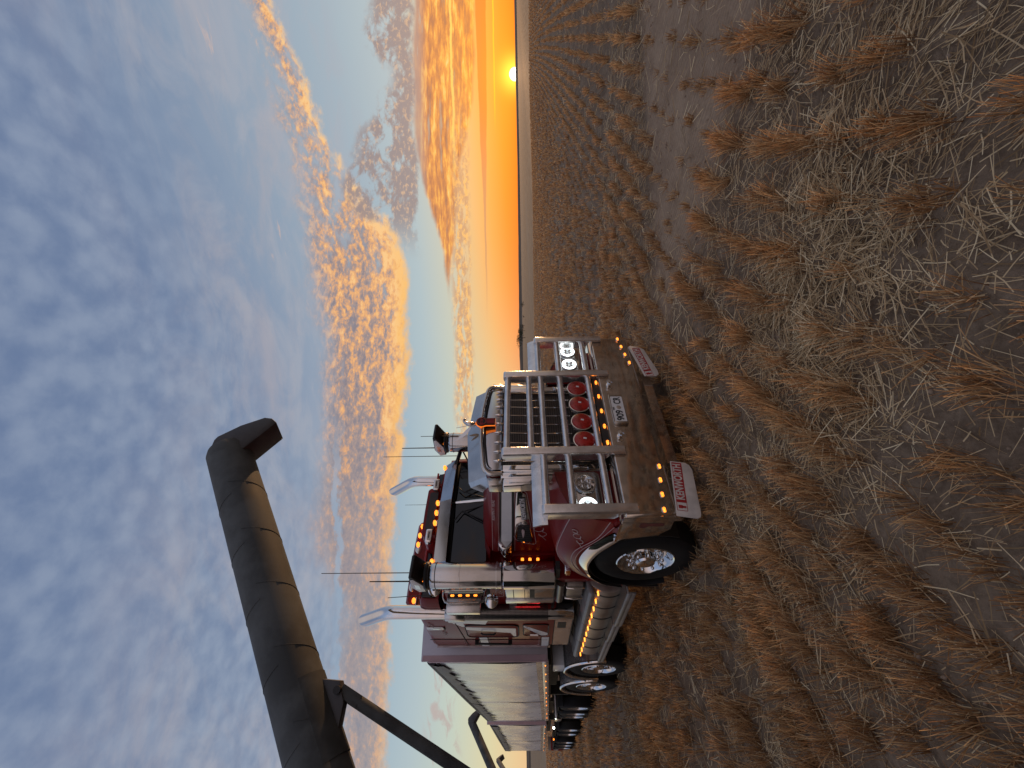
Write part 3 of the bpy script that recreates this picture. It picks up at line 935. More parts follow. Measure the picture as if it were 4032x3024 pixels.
def scroll(cy, cz, k, P, nm='scroll_pinstripe', r=0.0028):
    """curling sign-writer's flourish"""
    pts = []
    for i in range(15): a = i / 14 * 5.2; pts.append((cy + k * (-0.9 + 0.30 * math.cos(a + 2.2) * (1 - i / 40)), cz + k * (0.42 + 0.30 * math.sin(a + 2.2) * (1 - i / 40))))
    for i in range(15): a = i / 14 * 5.6; pts.append((cy + k * (-0.28 + 0.34 * math.cos(3.6 - a)), cz + k * (0.18 + 0.34 * math.sin(3.6 - a))))
    for i in range(15): a = i / 14 * 4.9; pts.append((cy + k * (0.42 + 0.28 * math.cos(3.2 + a)), cz + k * (-0.08 + 0.28 * math.sin(3.2 + a))))
    pts.append((cy + k * 1.25, cz - k * 0.35))
    return [P(y, z) for y, z in pts]
part(MB().tube(scroll(1.35, 1.57, 0.17, lambda y, z: side_pt(y, z, 0.001)), 0.003, 6), 'scroll_pinstripe', 'line')
# hinge cover
part(MB().tube([(-0.735, 1.57, 2.01), (-0.735, 2.12, 2.015)], 0.083, 20), 'hinge_cover', 'chrome', bevel=0.006)
for z in (1.805, 1.71, 1.61):
    L = part(MB().prism(rrect(0.052, 0.036, 0.015, 4, 1.93, z), 'X', -0.80, -0.765), 'marker_lamp', 'amber', bevel=0.004)
    part(MB().prism(rrect(0.066, 0.05, 0.018, 4, 1.93, z), 'X', -0.778, -0.765), 'lamp_bezel', 'black', L)
b = MB().box(-0.766, -0.60, 1.86, 2.05, 1.40, 1.98)
part(b, 'firewall_panel', 'red', bevel=0.01)

# ---- front mudguards
def cr(P, n):
    """Catmull-Rom curve through P, n steps per span"""
    P = [Vector(p) for p in P]
    P = [P[0] * 2 - P[1]] + P + [P[-1] * 2 - P[-2]]
    out = []
    for i in range(1, len(P) - 2):
        a, b_, c, d = P[i - 1:i + 3]
        for k in range(n):
            t = k / n
            out.append(0.5 * ((2 * b_) + (c - a) * t + (2 * a - 5 * b_ + 4 * c - d) * t * t + (3 * b_ - a - 3 * c + d) * t ** 3))
    return out + [P[-2]]


inner = [(0.20, 1.47), (0.5, 1.50), (0.95, 1.50), (1.30, 1.46), (1.62, 1.33), (1.86, 1.05), (1.95, 0.75)]
ridge = [(0.195, 1.32), (0.50, 1.385), (0.90, 1.44), (1.20, 1.39), (1.50, 1.23), (1.72, 0.97), (1.80, 0.70)]
outr = [(0.215, 0.98), (0.53, 1.07), (0.80, 1.265), (1.08, 1.275), (1.38, 1.13), (1.58, 0.92), (1.69, 0.66)]
lip = [(0.34, 0.90), (0.50, 1.03), (0.74, 1.165), (1.00, 1.21), (1.32, 1.10), (1.55, 0.90), (1.655, 0.66)]
trimA = [(0.355, 0.885), (0.40, 0.93), (0.47, 1.0), (0.57, 1.07), (0.68, 1.14), (0.84, 1.195), (0.98, 1.21), (1.13, 1.175), (1.29, 1.11), (1.43, 1.03), (1.57, 0.89), (1.65, 0.68)]
trimB = [(0.43, 0.845), (0.47, 0.88), (0.55, 0.93), (0.64, 0.985), (0.75, 1.045), (0.88, 1.09), (1.02, 1.115), (1.15, 1.11), (1.29, 1.075), (1.41, 1.01), (1.54, 0.88), (1.62, 0.68)]


def guard(s):
    cols = []
    for i in range(7):
        a, c, o, l = inner[i], ridge[i], outr[i], lip[i]
        cols.append([(s * 0.66, a[0], a[1]), (s * 0.88, (a[0] + c[0]) / 2, (a[1] + c[1]) / 2 + 0.012), (s * 1.06, c[0] - 0.0, c[1] + 0.012), (s * 1.105, c[0], c[1] - 0.008), (s * 1.165, c[0] * 0.5 + o[0] * 0.5, c[1] * 0.5 + o[1] * 0.5), (s * 1.195, o[0], o[1]), (s * 1.212, (o[0] + l[0]) / 2, (o[1] + l[1]) / 2), (s * 1.215, l[0], l[1])])
    along = [cr([cols[i][j] for i in range(7)], 8) for j in range(8)]          # one curve per column
    rows = [cr([along[j][i] for j in range(8)], 4) for i in range(len(along[0]))]
    g = part(MB().loft(rows), 'mudguard', 'red', ang=60)
    for j, r_ in ((3, 0.0035), (5, 0.0035), (6, 0.0025)):
        part(MB().tube([(p.x + s * 0.003, p.y, p.z) for p in along[j]], r_, 6), 'pinstripe', 'line', g)
    b = MB().prism([(s * 0.64, 0.92), (s * 0.64, 1.465), (s * 0.86, 1.42), (s * 1.06, 1.325), (s * 1.15, 1.16), (s * 1.195, 0.98), (s * 1.20, 0.92)], 'Y', 0.205, 0.24)
    part(b, 'mudguard_nose', 'red', g, bevel=0.012, seg=3)
    b = MB().prism([(0.21, 0.90), (0.21, 0.985), (0.36, 1.01), (0.42, 0.95), (0.36, 0.90)], 'X', s * 1.0, s * 1.198)
    part(b, 'mudguard_end', 'red', g, bevel=0.01)
    A, B = cr([(s * 1.218, y, z) for y, z in trimA], 5), cr([(s * 1.252, y, z) for y, z in trimB], 5)
    part(MB().loft([[a, a * 0.5 + c * 0.5 + Vector((s * 0.012, 0, 0)), c, c + Vector((-s * 0.06, 0, 0))] for a, c in zip(A, B)]), 'arch_trim', 'chrome', g, solid=0.004)
    rr_ = [(1.035 + 0.60 * math.cos(R(200 - 230 * i / 24)), 0.505 + 0.60 * math.sin(R(200 - 230 * i / 24))) for i in range(25)]
    part(MB().loft([[(s * 0.72, y, z), (s * 1.225, y, z)] for y, z in rr_]), 'arch_liner', 'letter', g, solid=0.01)
    part(MB().box(s * 1.225, s * 0.80, 1.655, 1.675, 0.26, 0.62), 'rear_flap', 'letter', g)
    return g
gl = guard(-1)
guard(1)
# flourish on the near mudguard's flank
def gp(y, z):
    zr = np.interp(y, [p[0] for p in ridge], [p[1] for p in ridge])
    zo = np.interp(y, [p[0] for p in outr], [p[1] for p in outr])
    f = max(0.0, min(1.0, (zr - z) / max(0.02, zr - zo)))
    return (-(1.105 + 0.094 * f ** 0.8 + 0.008), y, z)
part(MB().tube(scroll(0.58, 1.235, 0.11, gp), 0.0035, 6), 'scroll_pinstripe', 'line', gl)
L = part(MB().prism(rrect(0.075, 0.05, 0.01, 3, 1.46, 1.29), 'X', -1.165, -1.06), 'marker_lamp', 'amberoff', gl, bevel=0.006)
part(MB().prism(rrect(0.09, 0.065, 0.012, 3, 1.46, 1.29), 'X', -1.145, -1.05), 'lamp_bezel', 'chrome', L, bevel=0.004)

# ---- headlamps
def headlamps(s):
    pod = part(MB().prism(rrect(0.47, 0.275, 0.05, 4, s * 0.935, 1.168), 'Y', 0.135, 0.20), 'headlamp_panel', 'steel', bevel=0.006)
    for x in (0.853, 1.096):
        lit = not (s < 0 and x < 1)
        L = part(MB().lathe([(0.086, 0.0), (0.098, 0.0), (0.102, -0.01), (0.102, -0.035)], (s * x, 0.095, 1.180), (0, -1, 0), 36, cap=False), 'headlamp', 'chrome', pod)
        # bowl reflector and clear lens; lit lamps carry a glowing ring
        part(MB().lathe([(0.088, -0.002), (0.07, -0.03), (0.03, -0.05), (0.0, -0.052)], (s * x, 0.095, 1.180), (0, -1, 0), 36, cap=False), 'reflector', 'lampglow' if lit else 'chrome', L)
        b = MB()
        for k in range(4):
            a = R(45 + 90 * k)
            b.ball((s * x + 0.038 * math.cos(a), 0.112, 1.180 + 0.038 * math.sin(a)), 0.026, 12)
        part(b, 'lamp_projectors', 'headlamp' if False else 'chrome', L)
        if lit:
            part(MB().lathe([(0.067, 0.004), (0.089, 0.004), (0.089, -0.003), (0.067, -0.003)], (s * x, 0.095, 1.180), (0, -1, 0), 36, cap=False), 'lit_ring', 'headlamp', L)
        part(MB().lathe([(0.09, 0.006), (0.06, 0.014), (0.0, 0.018)], (s * x, 0.095, 1.180), (0, -1, 0), 36, cap=False), 'lens', 'clear', L)
both(headlamps)

# ---- wheels
def wheel(x, y, z, s, r=0.53, w=0.27, steer=True):
    tyre = MB().lathe([(0.29, 0.0), (0.33, 0.012), (0.43, 0.016), (r - 0.05, 0.006), (r - 0.018, -0.012), (r, -0.05), (r, -w + 0.05), (r - 0.02, -w + 0.01), (r - 0.06, -w), (0.30, -w + 0.01)], (x, y, z), (s, 0, 0), 56, cap=False)
    for k in range(3):
        pass
    wq = part(tyre, 'wheel', 'rubber')
    dish = [(0.302, 0.004), (0.292, 0.012), (0.280, 0.004), (0.268, -0.02), (0.250, -0.055), (0.238, -0.075), (0.15, -0.068 if steer else -0.11), (0.125, -0.06 if steer else -0.13), (0.0, -0.05 if steer else -0.13)]
    if not steer: dish = [(0.302, 0.004), (0.292, 0.012), (0.282, 0.0), (0.275, -0.05), (0.262, -0.13), (0.20, -0.145), (0.14, -0.14), (0.0, -0.14)]
    rim = part(MB().lathe(dish, (x, y, z), (s, 0, 0), 48, cap=False), 'rim', 'chrome', wq)
    if steer:
        part(MB().lathe([(0.105, -0.06), (0.105, 0.01), (0.09, 0.03), (0.05, 0.042), (0.0, 0.044)], (x, y, z), (s, 0, 0), 32), 'hub_cap', 'chrome', wq)
    else:
        part(MB().lathe([(0.115, -0.14), (0.115, -0.03), (0.095, -0.01), (0.0, -0.005)], (x, y, z), (s, 0, 0), 32), 'hub_cap', 'chrome', wq)
    for k in range(10):
        a = 2 * math.pi * k / 10
        p = Vector((x, y + 0.168 * math.cos(a), z + 0.168 * math.sin(a)))
        h = -0.065 if steer else -0.14
        nb = MB().lathe([(0.024, h), (0.024, h + 0.03), (0.019, h + 0.035), (0.019, h + 0.085), (0.012, h + 0.095), (0, h + 0.097)], p, (s, 0, 0), 12)
        if s < 0: part(nb, 'nut_cover', 'chrome', wq)
    return wq
wheel(-1.205, 1.035, 0.515, -1)
wheel(1.205, 1.035, 0.515, 1)
for y in (5.45, 6.82):
    for s in (-1, 1):
        wheel(s * 1.215, y, 0.515, s, steer=False)
        part(MB().lathe([(0.29, 0.0), (0.33, 0.01), (0.43, 0.012), (0.50, 0.0), (0.525, -0.04), (0.525, -0.22), (0.48, -0.26), (0.30, -0.25)], (s * 0.90, y, 0.515), (s, 0, 0), 40, cap=False), 'inner_tyre', 'rubber')
        # half-round bright edge of the drive mudguard
        ring = [(s * 1.235, y + 0.60 * math.cos(R(185 - 190 * i / 26)), 0.515 + 0.60 * math.sin(R(185 - 190 * i / 26))) for i in range(27)]
        mg = part(MB().loft([[p, (s * 0.64, p[1], p[2])] for p in ring]), 'drive_mudguard', 'brushed', solid=0.012)
        part(MB().tube(ring, 0.026, 10), 'guard_edge', 'chrome', mg)

# ---- cab
W = 0.985
cabp = [(-W, 1.35), (-W, 2.25), (-W + 0.015, 2.6), (-W + 0.05, 2.92), (-W + 0.12, 3.0), (-0.4, 3.03), (0, 3.035), (0.4, 3.03), (W - 0.12, 3.0), (W - 0.05, 2.92), (W - 0.015, 2.6), (W, 2.25), (W, 1.35)]
b = MB()
fr = lambda z: 2.06 if z > 2.9 else (1.90 + 0.14 * max(0, (z - 2.28)) / 0.6)
b.loft([[(x * k_, y + (0.03 * (abs(x) / W) ** 2 if y < 2.3 else 0), z) for x, z in cabp] for k_, y in ((0.95, 2.17), (0.985, 2.21), (1.0, 2.36), (1.0, 3.10))], cap=True)
part(b, 'cab', 'red', ang=40)
# cowl between bonnet and windscreen
b = MB()
b.loft([[(-0.735, y, z - 0.03), (-0.6, y - 0.02, z + 0.03), (-0.3, y - 0.05, z + 0.05), (0, y - 0.06, z + 0.055), (0.3, y - 0.05, z + 0.05), (0.6, y - 0.02, z + 0.03), (0.735, y, z - 0.03)] for y, z in ((1.80, 2.235), (1.95, 2.255), (2.06, 2.26))])
part(b, 'cowl', 'red', solid=0.01)
# split windscreen
def pane(pts, off=0.0):
    return MB().add(pts, [tuple(range(len(pts)))])
for s in (-1, 1):
    q = [(s * 0.02, 1.835, 2.29), (s * 0.76, 2.02, 2.275), (s * 0.80, 2.03, 2.34), (s * 0.785, 2.06, 2.80), (s * 0.70, 2.06, 2.86), (s * 0.02, 1.925, 2.86)]
    ws = part(pane(q), 'windscreen', 'tint', solid=0.012)
    # painted pillar round the glass
    b = MB().loft([[(s * 0.775, 2.01, 2.26), (s * 0.86, 2.06, 2.26)], [(s * 0.795, 2.045, 2.6), (s * 0.875, 2.09, 2.6)], [(s * 0.79, 2.075, 2.90), (s * 0.87, 2.12, 2.90)]])
    part(b, 'windscreen_pillar', 'red', solid=0.03, bevel=0.006)
    b = MB().loft([[(s * 0.905, 2.10, 2.25), (s * 0.978, 2.2, 2.25)], [(s * 0.915, 2.13, 2.6), (s * 0.972, 2.22, 2.6)], [(s * 0.90, 2.16, 2.85), (s * 0.955, 2.23, 2.85)]])
    part(b, 'pillar_stripe', 'white', solid=0.012)
part(MB().tube([(0, 1.815, 2.29), (0, 1.905, 2.82)], 0.024, 12), 'windscreen_divider', 'chrome')
# wipers
for s in (-1, 1):
    b = MB().tube([(s * 0.30, 1.86, 2.285), (s * 0.22, 1.855, 2.45), (s * 0.14, 1.852, 2.62)], 0.008, 8)
    b.tube([(s * 0.33, 1.865, 2.285), (s * 0.25, 1.86, 2.44), (s * 0.16, 1.856, 2.60)], 0.006, 8)
    b.tube([(s * 0.06, 1.855, 2.32), (s * 0.16, 1.855, 2.63), (s * 0.26, 1.895, 2.72)], 0.009, 8)
    part(b, 'wiper', 'letter')
# header above the glass, then the sun visor
b = MB().loft([[(x, y, 2.74), (x, y + 0.06, 2.94)] for x, y in ((-0.85, 2.10), (-0.8, 2.055), (-0.4, 1.96), (0, 1.90), (0.4, 1.96), (0.8, 2.055), (0.85, 2.10))])
part(b, 'windscreen_header', 'letter', solid=0.01)
b = MB()
vt = [(-0.90, 2.26, 2.955), (-0.83, 2.16, 2.965), (-0.76, 2.095, 2.968), (0, 1.855, 2.932), (0.76, 2.095, 2.968), (0.83, 2.16, 2.965), (0.90, 2.26, 2.955)]
vb = [(-0.90, 2.19, 2.80), (-0.845, 2.03, 2.785), (-0.785, 1.945, 2.782), (0, 1.780, 2.768), (0.785, 1.945, 2.782), (0.845, 2.03, 2.785), (0.90, 2.19, 2.80)]
rows = [[tuple(a[i] * (1 - f) + c[i] * f for i in range(3)) for a, c in zip(vt, vb)] for f in (0, 0.5, 1)]
part(b.loft(rows), 'sun_visor', 'visor', solid=0.012, ang=12)
# doors
for s in (-1, 1):
    d = part(MB().prism([(2.13, 1.42), (2.13, 2.24), (2.20, 2.26), (2.24, 2.84), (2.92, 2.86), (2.96, 1.42)], 'X', s * (W - 0.002), s * (W + 0.012)), 'door', 'red', bevel=0.008)
    part(MB().prism([(2.24, 2.24), (2.27, 2.76), (2.30, 2.80), (2.86, 2.80), (2.88, 2.24)], 'X', s * (W + 0.010), s * (W + 0.017)), 'door_window', 'tint', d, bevel=0.003)
    b = MB().prism([(2.20, 2.84), (2.46, 2.84), (2.64, 2.20), (2.38, 2.20)], 'X', s * (W + 0.0125), s * (W + 0.014))
    b = MB().box(s * (W + 0.012), s * (W + 0.016), 2.13, 2.95, 1.90, 2.0)
    part(b, 'door_stripe', 'white', d)
    part(MB().tube([(s * (W + 0.03), 3.02, 1.5), (s * (W + 0.06), 3.02, 1.55), (s * (W + 0.06), 3.02, 2.5), (s * (W + 0.03), 3.02, 2.55)], 0.014, 10), 'grab_rail', 'chrome')
# small boxed flourish on the door
b = MB()
P = lambda y, z: (-(W + 0.0125), y, z)
b.tube([P(y, z) for y, z in rrect(0.34, 0.10, 0.03, 3, 2.42, 2.115)] + [P(2.42 + 0.17, 2.135)], 0.0028, 6)
b.tube(scroll(2.42, 2.11, 0.09, P), 0.003, 6)
part(b, 'scroll_pinstripe', 'line')
# roof front panel with its mesh and lamps
b = MB().prism([(-0.38, 3.03), (-0.38, 3.16), (-0.35, 3.195), (0, 3.20), (0.34, 3.195), (0.375, 3.16), (0.375, 3.03)], 'Y', 2.10, 2.72)
rp = part(b, 'roof_panel', 'red', bevel=0.018, seg=3)
part(MB().prism([(-0.30, 3.035), (-0.30, 3.135), (-0.28, 3.155), (0.28, 3.155), (0.30, 3.135), (0.30, 3.035)], 'Y', 2.094, 2.099), 'roof_mesh', 'roofmesh', rp)
def cab_lamp(x, y, z, parent=None, w=0.075, h=0.042, nm='roof_lamp', dome=True):
    L = part(MB().ball((x, y, z), 1.0, 16, (w / 2, 0.05, h / 2 * 1.15)), nm, 'amber', parent)
    part(MB().box(x - w / 2 - 0.006, x + w / 2 + 0.006, y + 0.0, y + 0.07, z - h / 2 - 0.018, z - h / 2 + 0.002), 'lamp_base', 'chrome', L, bevel=0.004)
    return L
for x in (0.155, 0.0, -0.155):
    cab_lamp(x - 0.045, 2.075, 3.022)
for s in (-1, 1):
    cab_lamp(s * 0.735, 2.10, 2.995)
    # twin chrome work lamps either side of the panel
    hb = part(MB().prism(rrect(0.185, 0.088, 0.02, 3, s * 0.40, 3.072), 'Y', 2.03, 2.12), 'work_lamp', 'chrome', bevel=0.01, seg=3)
    part(MB().prism(rrect(0.13, 0.045, 0.008, 3, s * 0.40, 3.07), 'Y', 2.022, 2.029), 'lamp_glass', 'flap', hb)
    part(MB().prism(rrect(0.09, 0.012, 0.005, 2, s * 0.40, 3.07), 'Y', 2.018, 2.021), 'lamp_bar', 'black', hb)
    b = MB().box(s * 0.40 - 0.02, s * 0.40 + 0.02, 2.06, 2.10, 2.99, 3.03)
    part(b, 'lamp_foot', 'red', hb)

# ---- sleeper
Ws = 1.115
def slp_row(y, k=1.0, zt=3.345):
    p = [(Ws, 1.375), (Ws, 3.20), (Ws - 0.015, 3.265), (Ws - 0.07, zt - 0.035), (Ws - 0.2, zt - 0.01), (0.5, zt + 0.015), (0, zt + 0.02)]
    return [(-x * k, y, z) for x, z in p] + [(x * k, y, z) for x, z in reversed(p[:-1])]
part(MB().loft([slp_row(3.10, 0.985, 3.33), slp_row(3.18), slp_row(3.9), slp_row(4.30, 1.0, 3.335), slp_row(4.41, 0.985, 3.32)], cap=True), 'sleeper', 'red', ang=40)
# raked roof nose in front of the sleeper
Wn = 1.045
rows = []
for y, zt, k_ in ((2.66, 3.225, 0.96), (2.72, 3.24, 0.99), (2.86, 3.26, 1.0), (3.12, 3.29, 1.02)):
    p = [(Wn, 2.96), (Wn, 3.12), (Wn - 0.015, zt - 0.05), (Wn - 0.06, zt - 0.012), (0.5, zt + 0.008), (0, zt + 0.010)]
    rows.append([(-x * k_, y, z) for x, z in p] + [(x * k_, y, z) for x, z in reversed(p[:-1])])
nose = part(MB().loft(rows, cap=True), 'roof_nose', 'red', ang=40)
for s in (-1, 1):
    wpts = [(s * 0.33, 3.03), (s * 0.27, 3.08), (s * 0.29, 3.14), (s * 0.38, 3.18), (s * 0.98, 3.185), (s * 0.99, 3.01), (s * 0.45, 3.005)]
    part(MB().prism(wpts, 'Y', 2.640, 2.662), 'roof_window', 'tint', nose, bevel=0.004)
    part(MB().box(s * 0.27, s * 1.0, 2.632, 2.662, 3.196, 3.225), 'roof_trim', 'redlight', nose, bevel=0.006)
rows = []
for y, zt, k_ in ((3.74, 3.66, 0.97), (3.80, 3.70, 1.0), (4.30, 3.70, 1.0), (4.38, 3.66, 0.98)):
    p = [(0.74, 3.28), (0.74, zt - 0.10), (0.715, zt - 0.04), (0.66, zt), (0.3, zt + 0.012), (0, zt + 0.016)]
    rows.append([(-x * k_, y, z) for x, z in p] + [(x * k_, y, z) for x, z in reversed(p[:-1])])
rr2 = part(MB().loft(rows, cap=True), 'raised_roof', 'red', ang=40)
for x, z in ((0.60, 3.61), (0.43, 3.63), (0.265, 3.635), (-0.66, 3.555)):
    cab_lamp(x, 3.71, z, rr2, w=0.09, h=0.05)
for x in (0.20, -0.43):
    part(MB().ball((x, 3.74, 3.62), 1.0, 20, (0.085, 0.03, 0.055)), 'roof_disc', 'brushed', rr2)
def on_side(pts, o0=0.001, o1=0.006, wv=None):
    w_ = wv or Ws
    return MB().prism(pts, 'X', -(w_ + o0), -(w_ + o1))
sw = part(on_side(rrect(0.135, 0.25, 0.03, 4, 3.50, 3.115), 0.001, 0.012), 'side_vent', 'white', bevel=0.004)
part(on_side(rrect(0.035, 0.11, 0.015, 4, 3.50, 3.10), 0.012, 0.016), 'vent_handle', 'brushed', sw)
part(on_side([(3.44, 2.985), (3.565, 2.985), (3.565, 2.975), (3.44, 2.975)], 0.001, 0.02), 'vent_shade', 'black', sw)
sd_ = part(on_side(rrect(0.555, 0.78, 0.09, 5, 3.625, 2.28), 0.001, 0.010), 'sleeper_door', 'red', bevel=0.004)
b = MB().tube([(-(Ws + 0.010), y, z) for y, z in rrect(0.555, 0.78, 0.09, 5, 3.625, 2.28)] + [(-(Ws + 0.010), 3.9025, 2.58)], 0.008, 8)
part(b, 'door_seal', 'letter', sd_)
part(on_side([(3.43, 2.66), (3.55, 2.66), (3.70, 2.01), (3.86, 1.97), (3.86, 1.93), (3.50, 1.93)], 0.010, 0.0125), 'silver_slash', 'white', sd_)
part(MB().tube([(-(Ws + 0.03), 3.64, 2.45), (-(Ws + 0.05), 3.64, 2.42), (-(Ws + 0.05), 3.64, 2.26), (-(Ws + 0.03), 3.64, 2.23)], 0.013, 8), 'door_handle', 'black', sd_)
lk = part(on_side(rrect(0.50, 0.37, 0.05, 5, 3.58, 1.635), 0.001, 0.010), 'locker_door', 'red', bevel=0.004)
b = MB().tube([(-(Ws + 0.010), y, z) for y, z in rrect(0.50, 0.37, 0.05, 5, 3.58, 1.635)] + [(-(Ws + 0.010), 3.83, 1.77)], 0.007, 8)
part(b, 'door_seal', 'letter', lk)
part(on_side([(3.36, 1.82), (3.42, 1.82), (3.83, 1.55), (3.83, 1.45), (3.72, 1.45)], 0.010, 0.0125), 'silver_slash', 'white', lk)
part(MB().tube([(-(Ws + 0.03), 3.72, 1.72), (-(Ws + 0.035), 3.72, 1.60)], 0.016, 8), 'door_handle', 'chrome', lk)
part(on_side([(3.95, 1.54), (4.40, 1.54), (4.40, 1.43), (3.95, 1.43)], 0.001, 0.005), 'silver_band', 'white')
part(on_side([(3.92, 1.555), (4.40, 1.555), (4.40, 1.542), (3.92, 1.542)], 0.001, 0.005), 'band_edge', 'black')
part(on_side([(3.92, 1.428), (4.40, 1.428), (4.40, 1.415), (3.92, 1.415)], 0.001, 0.005), 'band_edge', 'black')
part(on_side([(3.93, 2.505), (4.40, 2.49), (4.40, 2.375), (3.93, 2.385)], 0.001, 0.004), 'silver_band', 'white')
for z in (2.515, 2.37):
    part(on_side([(3.93, z + 0.003), (4.40, z - 0.010), (4.40, z - 0.022), (3.93, z - 0.010)], 0.001, 0.004), 'band_edge', 'black')
part(on_side([(3.13, 2.95), (3.42, 2.72), (3.46, 2.66), (3.13, 2.70)], 0.001, 0.004), 'silver_slash', 'white')
part(MB().tube([(-(Ws + 0.003), 3.20, 2.80), (-(Ws + 0.003), 4.39, 2.705)], 0.006, 6), 'panel_seam', 'letter')
part(MB().tube([(-(Ws + 0.003), 4.05, 3.28), (-(Ws + 0.003), 4.08, 1.45)], 0.005, 6), 'panel_seam', 'letter')
b = MB().tube([(-(Ws + 0.05), 4.10, 2.56), (-(Ws + 0.06), 4.10, 2.02)], 0.016, 10)
b.box(-(Ws + 0.07), -Ws, 4.085, 4.115, 2.52, 2.58)
b.box(-(Ws + 0.07), -Ws, 4.085, 4.115, 2.0, 2.06)
part(b, 'grab_rail', 'black')
part(MB().prism([(4.405, 1.40), (4.405, 3.22), (4.50, 3.24), (4.52, 1.40)], 'X', -Ws, -Ws + 0.03), 'rear_fairing', 'brushed')
for y, z, k_ in ((3.35, 3.15, 0.07), (3.72, 3.0, 0.07), (3.5, 1.74, 0.07)):
    part(MB().tube(scroll(y, z, k_, lambda a, c: (-(Ws + 0.012), a, c)), 0.0028, 6), 'scroll_pinstripe', 'line')
b = MB()
b.tube([(-(Ws + 0.002), y, z) for y, z in ((3.95, 2.36), (4.36, 2.35), (4.38, 2.30), (4.38, 1.62), (4.34, 1.58), (3.95, 1.58))], 0.003, 6)
b.tube([(-(Ws + 0.002), y, z) for y, z in ((4.12, 3.24), (4.33, 3.22), (4.36, 3.15), (4.36, 2.75), (4.12, 2.76))], 0.003, 6)
part(b, 'pinstripe', 'line')
b = MB().box(-1.10, 1.10, 3.12, 4.40, 1.10, 1.374)
sk = part(b, 'sleeper_skirt', 'chassis')
part(MB().box(-1.108, -1.10, 3.16, 4.38, 1.12, 1.36), 'skirt_panel', 'brushed', sk)
part(MB().box(-1.114, -1.108, 3.30, 3.52, 1.20, 1.32), 'skirt_vent', 'letter', sk)
# two red strips on the cab's rear lower corner
for y in (3.035, 3.085):
    pass
b = MB()
part(MB().box(-(W + 0.012), -W + 0.1, 2.70, 2.98, 1.38, 1.42), 'door_sill', 'chassis')
for y, z0 in ((2.80, 1.58), (3.04, 1.58)):
    L = part(MB().box(-(W + 0.024), -(W + 0.012), y, y + 0.022, z0, z0 + 0.34), 'tail_strip', 'redlamp')

# ---- air cleaners, intake heads
def cleaner(s):
    x = s * 1.02
    c = MB().lathe([(0.135, 2.05), (0.150, 2.06), (0.150, 2.55), (0.1515, 2.552), (0.1515, 2.562), (0.150, 2.564), (0.150, 2.88), (0.14, 2.92), (0.12, 2.94)], (x, 1.83, 0), (0, 0, 1), 48)
    ca = part(c, 'air_cleaner', 'steel')
    part(MB().lathe([(0.152, 2.105), (0.156, 2.106), (0.156, 2.125), (0.152, 2.126)], (x, 1.83, 0), (0, 0, 1), 48, cap=False), 'clamp_band', 'brushed', ca)
    part(MB().lathe([(0.152, 2.845), (0.154, 2.846), (0.154, 2.853), (0.152, 2.854)], (x, 1.83, 0), (0, 0, 1), 48, cap=False), 'clamp_band', 'black', ca)
    part(MB().lathe([(0.12, 2.925), (0.155, 2.935), (0.163, 2.96), (0.155, 2.985), (0.12, 2.99)], (x, 1.83, 0), (0, 0, 1), 40), 'head_collar', 'black', ca)
    # scoop: raked open mouth facing forward
    hx = 0.135
    prof = [(1.775, 2.968), (1.545, 3.075), (1.535, 3.10), (1.56, 3.125), (1.85, 3.135), (1.99, 3.07), (1.97, 2.968)]
    hd = part(MB().prism(prof, 'X', x - hx, x + hx), 'intake_head', 'letter', ca, bevel=0.018, seg=3)
    for q in (-1, 1):
        sp = [(1.785, 2.985), (1.60, 3.075), (1.62, 3.115), (1.84, 3.122), (1.965, 3.065), (1.95, 2.985)]
        part(MB().prism(sp, 'X', x + q * (hx + 0.001), x + q * (hx + 0.007)), 'head_panel', 'white', hd, bevel=0.004)
        part(MB().prism([(1.76, 3.03), (1.74, 3.085), (1.87, 3.085), (1.88, 3.03)], 'X', x + q * (hx + 0.007), x + q * (hx + 0.009)), 'head_print', 'brushed', hd)
    for k in range(8):
        part(MB().ball((x - 0.105 + 0.03 * k, 1.735, 2.985), 0.011, 8), 'led_lamp', 'amber', hd)
    # lower body box with its clamp plate
    if s < 0:
        lb = part(MB().lathe([(0.150, 1.42), (0.160, 1.43), (0.160, 2.03), (0.150, 2.04)], (x, 1.83, 0), (0, 0, 1), 40), 'cleaner_body', 'chrome', ca)
        part(MB().prism([(1.99, 1.415), (2.33, 1.415), (2.33, 2.03), (1.99, 2.03)], 'X', -1.12, -0.99), 'step_box', 'steel', ca, bevel=0.02, seg=3)
        part(MB().prism([(2.34, 1.415), (2.46, 1.415), (2.48, 2.03), (2.36, 2.03)], 'X', -1.13, -0.99), 'box_trim', 'brushed', ca, bevel=0.008)
        b = MB()
        for z in (1.92, 1.78, 1.66): b.box(-1.126, -1.119, 2.0, 2.31, z, z + 0.008)
        part(b, 'box_straps', 'black', ca)
        part(MB().box(-1.128, -1.119, 2.02, 2.28, 1.66, 1.72), 'box_grille', 'letter', ca)
both(cleaner)
b = MB().box(-1.05, -0.95, 1.60, 2.6, 1.36, 1.41)
part(b, 'cleaner_bracket', 'chassis')
b = MB().tube([(-0.95, 1.90, 2.28), (-0.98, 1.80, 2.16), (-0.99, 1.72, 2.05)], 0.012, 8)
b.tube([(-0.90, 2.06, 2.88), (-0.95, 1.96, 2.86), (-1.0, 1.9, 2.84)], 0.014, 8)
b.tube([(-0.93, 2.10, 2.25), (-0.96, 1.98, 2.22), (-1.0, 1.9, 2.2)], 0.012, 8)
part(b, 'cleaner_stay', 'chassis')
